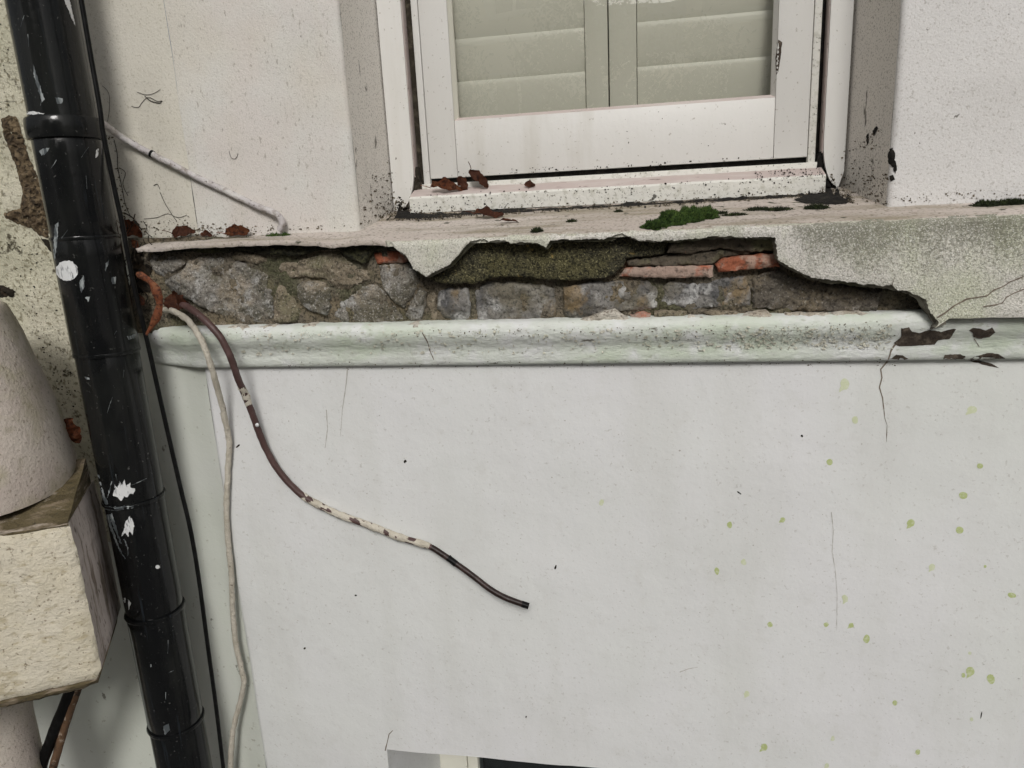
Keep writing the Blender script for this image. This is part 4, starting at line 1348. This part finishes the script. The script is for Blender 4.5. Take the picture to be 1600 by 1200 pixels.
bl = [(127, 0, -.163), (142, 88, -.163), (155, 162, -.166), (162, 212, -.167), (180, 300, -.163), (191, 350, -.162), (200, 400, -.162), (210, 450, -.160), (227, 520, -.155), (245, 600, -.150), (262, 675, -.15), (282, 762, -.15), (297, 825, -.15), (310, 900, -.15), (325, 1012, -.15), (337, 1100, -.15), (349, 1200, -.15)]
bl = [(117, -60, -.163)] + bl + [(372, 1400, -.15)]
solo('hanging_cable', 'thin straight black cable hanging in front of the drainpipe', bl, .0040, 'rubber')
ca = [(150, 188, -.050), (165, 196, -.03), (185, 211, .002), (210, 226, .010), (232, 238, .012), (262, 253, .012), (300, 273, .012), (350, 297, .012), (400, 321, .010), (425, 331, .008), (438, 340, .006), (441, 350, .006), (437, 360, .008)]
P, bm = cable('', '', ca, .0062, '')
bm.free()
cw = thing('wall_cable', 'short silver grey cable sloping across the cream wall onto the ledge', 'cable', tuple(P[-1]))
bm = bmesh.new()
tube(bm, P, .0062, 12, True, .20)
link('sheath', bm, MT['cable_g'], cw, True, 60)
k = min(range(len(P)), key=lambda i: (P[i] - at(234, 239, .012)).length)
bm = bmesh.new()
tube(bm, [P[k], P[k] + (P[k + 1] - P[k]).normalized() * .005], .0075, 12)
link('clip', bm, MT['rubber'], cw)
wb = [(258, 484, -.02), (268, 485, -.045), (280, 491, -.062), (296, 503, -.070), (312, 527, -.074), (325, 557, -.072), (335, 590, -.060), (344, 622, -.040), (351, 652, -.025), (358, 690, -.012), (357, 720, -.010), (355, 760, -.010), (354, 800, -.010), (357, 850, -.010), (361, 890, -.010), (362, 920, -.010), (364, 960, -.010), (368, 1000, -.010), (376, 1040, -.010), (381, 1064, -.010), (377, 1090, -.010), (369, 1120, -.010), (363, 1150, -.012), (360, 1200, -.012), (358, 1300, -.012)]
solo('hanging_cable', 'cream painted cable hanging down the lower wall beside the black one', wb, .0060, 'cable_w', .24)
bb = [(276, 476, -.02), (290, 478, -.05), (303, 486, -.066), (322, 502, -.074), (345, 528, -.078), (361, 560, -.074), (372, 592, -.060), (382, 615, -.045), (392, 640, -.034), (402, 668, -.025), (415, 700, -.018), (435, 735, -.014), (465, 768, -.012), (490, 785, -.011), (530, 804, -.011), (580, 822, -.011), (620, 838, -.012), (660, 850, -.013), (674, 855, -.014), (700, 872, -.018), (735, 897, -.024), (765, 920, -.030), (792, 935, -.034), (826, 947, -.036)]
P = catmull([at(*b) for b in bb], 8)
cb = thing('severed_cable', 'cut brown cable with patches of old cream paint curving across the lower wall', 'cable', tuple(P[0]))
N_ = len(P)
bm = bmesh.new()
tube(bm, P, lambda t: .0068 if t < .76 else .0058, 12, True, .10)
link('sheath', bm, MT['cable_b'], cb, True, 60)


def pidx(x, y, Y):
    return min(range(N_), key=lambda i: (P[i] - at(x, y, Y)).length)


for a, b in (((376, 600, -.05), (389, 632, -.036)), ((470, 771, -.012), (672, 854, -.014))):
    i0, i1 = pidx(*a), pidx(*b)
    bm = bmesh.new()
    tube(bm, P[i0:i1 + 1], lambda t: .0072 + .0004 * math.sin(t * 40) - .0016 * max(0, abs(t - .5) * 2 - .86) / .14, 14, True, .27, 3)
    link('paint_coat', bm, MT['cable_w'], cb, True, 60)
bm = bmesh.new()
tube(bm, P[pidx(674, 856, -.014):-2], .0061, 12, True, .06)
link('bare_end', bm, MT['cable_k'], cb, True, 60)
bm = bmesh.new()
kk = pidx(703, 874, -.018)
tube(bm, P[kk - 1:kk + 3], .0072, 10, True, .3)
link('tape', bm, MT['rubber'], cb, True, 60)
bm = bmesh.new()
tube(bm, P[-4:-1] + [P[-1] + (P[-1] - P[-2]) * .1], .0064, 10, True)
link('end_cap', bm, MT['rubber'], cb, True, 60)
bm = bmesh.new()
q = at(402, 664, -.034)
bmesh.ops.create_icosphere(bm, subdivisions=2, radius=.0042, matrix=Matrix.Translation(q))
link('paint_drip', bm, MT['paint'], cb)

# ================================================================== STONE PIER AT THE LEFT
pier = thing('stone_pier', 'cream roughcast stone block with weathered top at the lower left', 'pier', (-1.25, -.32, 1.5))
TH = R(30)
e0 = at(118, 860, -.30)
Uf = Vector((math.cos(TH), math.sin(TH), 0))
Of = Vector((e0.x, e0.y, 0))
Nf = Vector((math.sin(TH), -math.cos(TH), 0))


def fpl(x, y):
    p = on_plane(x, y, Of, Nf)
    return Vector(((p - Of).dot(Uf), p.z))


zt, zbm = fpl(112, 818).y, fpl(150, 1064).y
Lf = .62
pol = [Vector((-Lf, zbm - .004)), Vector((-.34, zbm - .002)), Vector((-.10, zbm + .002)), Vector((-.012, zbm)), Vector((0, zbm + .02)), Vector((.001, zt - .05)), Vector((-.003, zt)), Vector((-.2, zt)), Vector((-Lf, zt))]
pol = refine(pol, .012, .0016, 2)
# order is counter-clockwise: bottom edge, right edge, top edge
blk = patch('block', pol, MT['block'], pier, Of, Uf, (0, 0, 1), sp=.012, depth=.235, disp=lambda u, w, d: .004 * fbm((u, w, 3), 10, 4) + .0022 * fbm((u, w, 1), 45, 3), rnd_edge=.006, side=MT['block_s'])
patch('lower_arris', refine([Vector((-Lf, zbm - .020)), Vector((-.05, zbm - .018)), Vector((-.012, zbm - .013)), Vector((-.008, zbm + .004)), Vector((-Lf, zbm + .002))], .01, .002, 6), MT['block_t'], pier, Of - Nf * .006, Uf, (0, 0, 1), sp=.008, depth=.225, disp=lambda u, w, d: .003 * fbm((u, w, 3), 40, 4), rnd_edge=.008)
# sloped weathering on top of the block
bm = bmesh.new()
nu, nv = 40, 14
g = []
for j in range(nv + 1):
    row = []
    for i in range(nu + 1):
        u = -Lf + Lf * i / nu
        v = j / nv
        p = Of + Uf * (u - .004) - Nf * (v * .21 + .003) + Vector((0, 0, zt + .002 + .052 * v))
        p += Vector((0, 0, .0035 * fbm(p, 40, 4))) + Nf * (.003 * fbm(p, 30, 3, 2))
        row.append(bm.verts.new(p))
    g.append(row)
for j in range(nv):
    for i in range(nu):
        bm.faces.new((g[j][i], g[j][i + 1], g[j + 1][i + 1], g[j + 1][i]))
r = bmesh.ops.extrude_edge_only(bm, edges=[e for e in bm.edges if len(e.link_faces) == 1])
for q in r['geom']:
    if isinstance(q, bmesh.types.BMVert):
        q.co.z = zt - .004
bmesh.ops.recalc_face_normals(bm, faces=bm.faces)
link('weathering', bm, MT['block_t'], pier)
# rounded shaft on the block
bc = Of + Uf * (-.205) - Nf * .185
zs = zt + .040
hb = .335
profb = [(.03, zs - .02), (.185, zs - .015), (.186, zs), (.187, zs + .02), (.184, zs + .06), (.177, zs + .11), (.168, zs + .16), (.156, zs + .22), (.143, zs + .28), (.131, zs + hb - .02), (.127, zs + hb - .006), (.120, zs + hb), (.02, zs + hb + .004)]
bm = bmesh.new()
lathe(bm, bc.x, bc.y, profb, 64, .004)
link('shaft', bm, MT['bell'], pier)
# stem below the block
bm = bmesh.new()
lathe(bm, bc.x - .115, bc.y + .04, [(.07, 0), (.07, zbm - .30), (.072, zbm - .20), (.08, zbm - .13), (.10, zbm - .06), (.12, zbm - .02), (.122, zbm - .006)], 48, .003)
link('stem', bm, MT['bell'], pier)
# old conduit pair below the block
for lab, pts, rad, m in (('black waste pipe slanting below the stone block', [(112, 1075, -.17), (96, 1115, -.17), (78, 1160, -.17), (60, 1210, -.17), (40, 1270, -.17)], .012, 'rubber'),
                         ('rusty paint-flecked conduit slanting below the stone block', [(122, 1075, -.165), (108, 1115, -.165), (94, 1160, -.165), (80, 1210, -.165), (60, 1280, -.165)], .0085, 'rust')):
    P2, bm = cable('', '', pts, rad, m, .1)
    tag(link('conduit', bm, MT[m], None), lab, 'conduit')

# ================================================================== LEAVES
def leaf_mesh(L, Wd, curl, crumple, seed):
    rl = random.Random(seed)
    bm = bmesh.new()
    nu, nv = 16, 8
    g = []
    ph = rl.uniform(0, 6)
    for i in range(nu + 1):
        t = i / nu
        half = Wd * .5 * (math.sin(math.pi * min(1, t ** .8)) ** .65) * (1 + .13 * math.sin(t * 13 + ph) + .16 * noise.noise(Vector((t * 9, seed, 0)))) + .0006
        row = []
        for j in range(nv + 1):
            s = j / nv * 2 - 1
            x = (t - .5) * L
            y = s * half
            a = curl * s
            if abs(curl) > .05:
                rr = half / abs(curl)
                y = rr * math.sin(a) * (1 if curl > 0 else -1)
                z = rr * (1 - math.cos(a))
            else:
                z = 0
            x += .05 * L * noise.noise(Vector((t * 4, s * 3, seed))) ; y += .12 * Wd * noise.noise(Vector((t * 6, s * 2, seed + 5)))
            z += 1.5 * crumple * fbm((x, y, seed), 60, 4, seed) + .10 * L * math.sin(t * 3 + ph)
            row.append(bm.verts.new((x, y, z)))
        g.append(row)
    for i in range(nu):
        for j in range(nv):
            bm.faces.new((g[i][j], g[i + 1][j], g[i + 1][j + 1], g[i][j + 1]))
    r = bmesh.ops.solidify(bm, geom=list(bm.faces), thickness=.0005)
    bmesh.ops.recalc_face_normals(bm, faces=bm.faces)
    return bm


def leaf(label, pos, L, Wd, rot, curl, crumple, m, seed, stalk=True):
    o = link('dead_leaf', leaf_mesh(L, Wd, curl, crumple, seed), MT[m], None, True, 80)
    o.location = pos
    o.rotation_euler = Euler([R(a) for a in rot])
    # let it rest: lowest point on its support
    me = o.data
    rotm = o.rotation_euler.to_matrix()
    zmin = min((rotm @ v.co).z for v in me.vertices)
    o.location.z = pos[2] - zmin - .001
    tag(o, label, 'leaf', 'dead leaves')
    if stalk:
        bm = bmesh.new()
        a = Vector((-L * .5, 0, .10 * L * math.sin(0)))
        tube(bm, [a, a + Vector((-L * .15, .002, .003)), a + Vector((-L * .3, .001, .007))], .0007, 6)
        s = link('stalk', bm, MT[m])
        s.parent = o
    return o


def ledge_pt(x, y, dz=0.0):
    p = on_ledge(x, y)
    if (x < 556 or x > 1392) and p.y > 0.004:    # in front of the wall face, on the raised skim
        p = at(x, y, 0.004)
        p.z -= .007
    return (p.x, p.y, p.z + dz)


def sill_pt(x, Y=.168):
    return (x, Y, 2.930 + (Y - .15) * .37)


leaf('small curled dark leaf lying between the two leaves on the left ledge', ledge_pt(322, 364), .030, .016, (50, 6, -12), 1.0, .004, 'leaf_d', 21, False)
leaf('upright crumpled brown leaf wedged between pipe and ledge end', ledge_pt(206, 366), .044, .034, (66, 35, 20), .9, .006, 'leaf', 1)
leaf('dark curled leaf on the ledge beside the crumpled upright one', ledge_pt(287, 364), .050, .028, (58, 4, 8), 1.0, .005, 'leaf_d', 2)
leaf('folded rusty leaf on the ledge left of the moss at the cable end', ledge_pt(370, 362), .052, .026, (56, -6, -4), 1.1, .005, 'leaf', 3)
leaf('long rust leaf lying at the left end of the window sill', sill_pt(at(700, 300, .165).x), .070, .030, (44, 2, 4), 1.0, .005, 'leaf', 4)
leaf('small upright leaf tip on the sill between two larger leaves', sill_pt(at(724, 300, .175).x, .175), .032, .020, (75, 60, 10), .8, .004, 'leaf_d', 5, False)
leaf('tall twisted brown leaf leaning on the window bottom rail', sill_pt(at(750, 298, .172).x, .172), .052, .026, (70, 52, 30), 1.0, .006, 'leaf_d', 6)
leaf('flat dark leaf on the stone ledge under the sill', ledge_pt(765, 341), .056, .022, (46, 1, 3), .8, .004, 'leaf_d', 7)
leaf('tiny brown leaf scrap alone in the middle of the sill', sill_pt(at(828, 297, .165).x), .022, .014, (60, 5, -10), .6, .004, 'leaf_d', 8, False)
leaf('small reddish leaf stuck below the ledge end beside the pipe', tuple(at(213, 392, -.03)), .024, .016, (80, 70, 0), .6, .005, 'leaf', 9, False)
leaf('dark reddish brown leaf above the two cable ends in the stonework', tuple(at(277, 484, -.045)), .058, .038, (72, 14, -8), .7, .010, 'leaf_d', 10, False)
leaf('small leaf scrap caught behind the black cable', tuple(at(192, 446, -.03)), .022, .014, (80, 60, 0), .6, .004, 'leaf', 12, False)
leaf('flat shrivelled leaf flake on the ledge left of centre', ledge_pt(796, 349), .038, .010, (18, 0, 4), .5, .003, 'leaf_d', 13, False)
leaf('rotting reddish leaf pile between the stone pier and the pipe', tuple(at(116, 694, -.13)), .055, .040, (75, 70, 10), .5, .014, 'leaf', 14, False)
leaf('small dark leaf stuck on the cables below the red leaf', tuple(at(222, 476, -.03)), .026, .018, (80, 40, 0), .5, .006, 'leaf_d', 15, False)
# the long curled leaf in front of the black cable
cp = catmull([at(x, y, -.172) for x, y in [(214, 428), (224, 432), (238, 442), (247, 458), (250, 474), (247, 492), (238, 508), (229, 523)]], 5)
bm = bmesh.new()
g = []
n = len(cp)
for i, p in enumerate(cp):
    t = i / (n - 1)
    d = (cp[min(i + 1, n - 1)] - cp[max(i - 1, 0)]).normalized()
    side = d.cross(Vector((0, -1, 0))).normalized()
    w = .0085 * (math.sin(math.pi * (.08 + .88 * t)) ** .6) * (1 + .2 * math.sin(t * 19))
    row = []
    for j in range(9):
        a = (j / 8 - .5) * 2.6
        row.append(bm.verts.new(p + side * (w * math.sin(a)) + Vector((0, -1, 0)) * (w * .8 * math.cos(a)) + side * (.0012 * fbm((t * .2, j * .01, 0), 60, 3))))
    g.append(row)
for a, b in zip(g, g[1:]):
    for j in range(8):
        bm.faces.new((a[j], a[j + 1], b[j + 1], b[j]))
bmesh.ops.recalc_face_normals(bm, faces=bm.faces)
tag(link('dead_leaf', bm, MT['leaf'], None, True, 80), 'long curled orange brown leaf hanging over the black cable', 'leaf', 'dead leaves')

# ================================================================== MOSS
def moss(label, lobes, m, seed, blades=900):
    rm = random.Random(seed)
    bm = bmesh.new()
    tot = sum(a for *_, a, b, h in lobes)
    for (x, y, a, b, h) in lobes:
        c = Vector(ledge_pt(x, y))
        nu, nv = 22, 7
        rings = []
        for j in range(nv + 1):
            el = math.pi / 2 * j / nv
            ring = []
            for i in range(nu):
                an = 2 * math.pi * i / nu
                dv = Vector((math.cos(an) * math.cos(el), math.sin(an) * math.cos(el), math.sin(el)))
                k = 1 + .35 * fbm(dv * .03 + c, 60, 3, seed)
                q = c + Vector((dv.x * a * k, dv.y * b * k, dv.z * h * k))
                q.z += LEDGE_S * dv.y * b * k - .002
                ring.append(bm.verts.new(q))
            rings.append(ring)
        for r0, r1 in zip(rings, rings[1:]):
            for i in range(nu):
                bm.faces.new((r0[i], r0[(i + 1) % nu], r1[(i + 1) % nu], r1[i]))
        for _ in range(int(blades * a / tot)):
            an = rm.uniform(0, 2 * math.pi)
            el = math.asin(rm.uniform(.02, 1))
            dv = Vector((math.cos(an) * math.cos(el), math.sin(an) * math.cos(el), math.sin(el)))
            k = (1 + .35 * fbm(dv * .03 + c, 60, 3, seed)) * rm.uniform(.92, 1.02)
            q = c + Vector((dv.x * a * k, dv.y * b * k, dv.z * h * k + LEDGE_S * dv.y * b * k - .002))
            t = (dv + Vector((rm.uniform(-.6, .6), rm.uniform(-.6, .6), rm.uniform(0, .7)))).normalized()
            s = t.cross(Vector((rm.uniform(-1, 1), rm.uniform(-1, 1), .3))).normalized() * .0007
            l = rm.uniform(.003, .0062)
            bm.faces.new((bm.verts.new(q - s), bm.verts.new(q + s), bm.verts.new(q + t * l)))
    return tag(link('moss_clump', bm, MT[m], None, False), label, 'moss', 'moss clumps on the ledge')


moss('large bright green moss cushion on the ledge right of centre', [(1024, 355, .020, .011, .011), (1048, 350, .026, .014, .021), (1076, 345, .023, .014, .022), (1103, 340, .018, .012, .018)], 'moss', 1, 9000)
moss('bright moss tuft at the end of the silver cable', [(428, 369, .018, .009, .011), (446, 366, .010, .007, .008), (408, 370, .010, .006, .006)], 'moss', 2, 2200)
moss('thin moss strip along the ledge skim left of the tuft', [(385, 374, .022, .004, .004), (350, 377, .018, .003, .003), (310, 379, .018, .003, .003)], 'moss_d', 3, 900)
moss('small dark moss ball near the front of the ledge', [(839, 362, .0085, .006, .006)], 'moss_d', 4, 500)
moss('small dark moss ball further back on the ledge', [(893, 347, .008, .005, .0045)], 'moss_d', 5, 400)
moss('flat dark moss patch near the right end of the sill', [(1185, 328, .022, .010, .004), (1215, 328, .022, .010, .004)], 'moss_d', 6, 1200)
moss('low oval moss patch right of the flat one', [(1276, 326, .018, .008, .007)], 'moss_d', 7, 700)
moss('thin black moss smear right of the big green cushion', [(1148, 336, .018, .006, .003), (1128, 333, .008, .005, .003)], 'moss_d', 8, 600)
moss('long dark moss strip at the far right wall foot', [(1545, 313, .024, .008, .007), (1585, 310, .026, .008, .006)], 'moss_d', 9, 1400)
moss('tiny moss dot left of the big green cushion', [(966, 331, .006, .004, .003)], 'moss_d', 10, 250)

# ------------------------------------------------------------------ dead tendrils and cobweb strands
def tendril(pts, r, m='dirt', parent=uw, lift=.0012):
    P3 = []
    for x, y in pts:
        d = ray(x, y).normalized()
        h = WIN.ray_cast(C, d)
        if h[0] is None:
            return
        P3.append(h[0] - d * lift)
    bm = bmesh.new()
    tube(bm, catmull(P3, 4), r * .6, 5)
    link('dead_tendril', bm, MT[m], parent)


for pts, r in [([(205, 166), (216, 168), (222, 160), (232, 152), (245, 158), (254, 158)], .0008), ([(214, 144), (228, 148), (240, 146), (250, 140)], .0007), ([(226, 150), (236, 158), (250, 161), (252, 157)], .0014),
               ([(160, 134), (170, 146), (171, 170), (168, 190)], .0007), ([(178, 218), (183, 240), (184, 262), (190, 290), (196, 320), (205, 340)], .0010), ([(186, 262), (196, 270), (192, 288), (200, 306)], .0009),
               ([(250, 300), (258, 318), (268, 334), (275, 344)], .0009), ([(240, 290), (246, 288), (250, 296)], .0009), ([(225, 342), (245, 340), (262, 334), (278, 340), (292, 336)], .0007),
               ([(358, 236), (361, 246), (368, 248), (372, 240)], .0007), ([(0, 160), (12, 158), (24, 158)], .0007), ([(270, 330), (280, 322), (292, 326), (304, 320)], .0006),
               ([(740, 256), (748, 272), (754, 282)], .0006), ([(785, 278), (815, 262), (838, 250), (868, 236)], .0004), ([(618, 240), (650, 256), (690, 262), (732, 272)], .0004), ([(698, 240), (706, 256), (712, 268)], .0004),
               ([(784, 330), (790, 322), (794, 317)], .0006), ([(14, 560), (30, 552), (44, 556)], .0006)]:
    tendril(pts, r)
rt_ = random.Random(44)
for i in range(22):                               # roots and crumbs hanging where pipe and ledge meet
    x = rt_.uniform(196, 240)
    y = rt_.uniform(330, 470)
    a = rt_.uniform(.8, 2.3)
    l = rt_.uniform(12, 34)
    Y = rt_.uniform(-.035, .0)
    p = [at(x + math.cos(a) * l * t + rt_.uniform(-4, 4), y + math.sin(a) * l * t + rt_.uniform(-2, 2), Y - .01 * t) for t in (0, .35, .7, 1)]
    bm = bmesh.new()
    tube(bm, catmull(p, 4), rt_.uniform(.0006, .0014), 5)
    link('dead_tendril', bm, MT['dirt'], lg)
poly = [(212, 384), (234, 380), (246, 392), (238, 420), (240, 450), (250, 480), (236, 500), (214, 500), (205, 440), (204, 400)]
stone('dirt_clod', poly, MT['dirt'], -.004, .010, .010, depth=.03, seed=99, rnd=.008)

# ================================================================== STREET BEHIND THE CAMERA (seen in the glass)
def far_house(label, x0, x1, y, h, seed):
    t = thing('terrace_house', label, 'house', ((x0 + x1) / 2, y, 0))
    box('wall', x0, x1, y - 5, y, 0, h, MT['brick_far'], t, 0)
    bm = bmesh.new()
    pr = [(y + .35, h), (y - 2.5, h + 2.0), (y - 5.3, h)]
    a = [bm.verts.new((x0 - .1, p, z)) for p, z in pr]
    b = [bm.verts.new((x1 + .1, p, z)) for p, z in pr]
    for k in range(3):
        bm.faces.new((a[k], a[(k + 1) % 3], b[(k + 1) % 3], b[k]))
    bm.faces.new(a)
    bm.faces.new(b[::-1])
    bmesh.ops.recalc_face_normals(bm, faces=bm.faces)
    link('roof', bm, MT['roof_far'], t, False)
    n = 3
    for fl in range(3 if h > 8 else 1):
        z = .9 + fl * 2.75
        for k in range(n):
            cx = x0 + (x1 - x0) * (k + .5) / n
            w = box('window', cx - .55, cx + .55, y + .01, y + .09, z, z + 1.75, MT['trim_far'], t, 0)
            for sx in (-1, 1):
                p = box('pane', cx + sx * .25 - .21, cx + sx * .25 + .21, y + .0915, y + .10, z + .1, z + 1.65, MT['pane_far'], None, 0)
                put(p, w)
    if h > 8:
        box('string_course', x0, x1, y + .001, y + .14, 5.95, 6.15, MT['trim_far'], t, 0)
    box('cornice', x0, x1, y + .001, y + .3, h - .35, h - .05, MT['trim_far'], t, 0)


far_house('stucco terrace house across the street, reflected at the left of the glass', -7.4, -1.25, -13, 8.6, 1)
far_house('stucco terrace house across the street, reflected at the right of the glass', 1.15, 7.3, -13, 8.6, 2)


far_house('stucco terrace house further back, added to cover the sky reflected between the two nearer ones', -3.4, 3.4, -21, 7.0, 3)  # added house: fills the gap so less bright sky reflects in the glass


def tree(label, x, y, h, seed):
    rr = random.Random(seed)
    t = thing('street_tree', label, 'tree', (x, y, 0))
    bm = bmesh.new()
    base = Vector((x, y, 0))
    tips = []
    trunk = [base + Vector((.05 * math.sin(k), .04 * math.cos(k * 1.3), h * .62 * k / 6)) for k in range(7)]
    tube(bm, trunk, lambda s: .17 * (1 - .55 * s), 10)
    for k in range(13):
        s = trunk[3 + k % 4]
        an = k * 2.4 + rr.uniform(-.4, .4)
        e = s + Vector((math.cos(an) * rr.uniform(.9, 1.7), math.sin(an) * rr.uniform(.9, 1.7), rr.uniform(.6, 2.3)))
        mid = (s + e) / 2 + Vector((rr.uniform(-.15, .15), rr.uniform(-.15, .15), .15))
        tube(bm, [s, mid, e], lambda q: .06 * (1 - .8 * q), 6)
        tips += [e, mid, (mid + e) / 2]
    link('trunk', bm, MT['bark'], t)
    vs, fs = [], []
    for tp_ in tips:
        for c in range(4):
            cc = tp_ + Vector((rr.gauss(0, .36), rr.gauss(0, .36), rr.gauss(0, .30)))
            for _ in range(110):
                p = cc + Vector((rr.gauss(0, .13), rr.gauss(0, .13), rr.gauss(0, .10)))
                u = Vector((rr.uniform(-1, 1), rr.uniform(-1, 1), rr.uniform(-1, 1))).normalized()
                w = u.cross(Vector((rr.uniform(-1, 1), rr.uniform(-1, 1), rr.uniform(-1, 1)))).normalized()
                a = rr.uniform(.022, .045)
                i = len(vs)
                vs += [p - u * a, p + w * a * .5, p + u * a, p - w * a * .5]
                fs.append((i, i + 1, i + 2, i + 3))
    me = bpy.data.meshes.new('crown')
    me.from_pydata([tuple(v) for v in vs], [], fs)
    me.materials.append(MT['foliage'])
    o = bpy.data.objects.new('crown', me)
    col.objects.link(o)
    put(o, t)


tree('leafy street tree reflected in the middle of the window glass', -.5, -7.5, 6.4, 3)
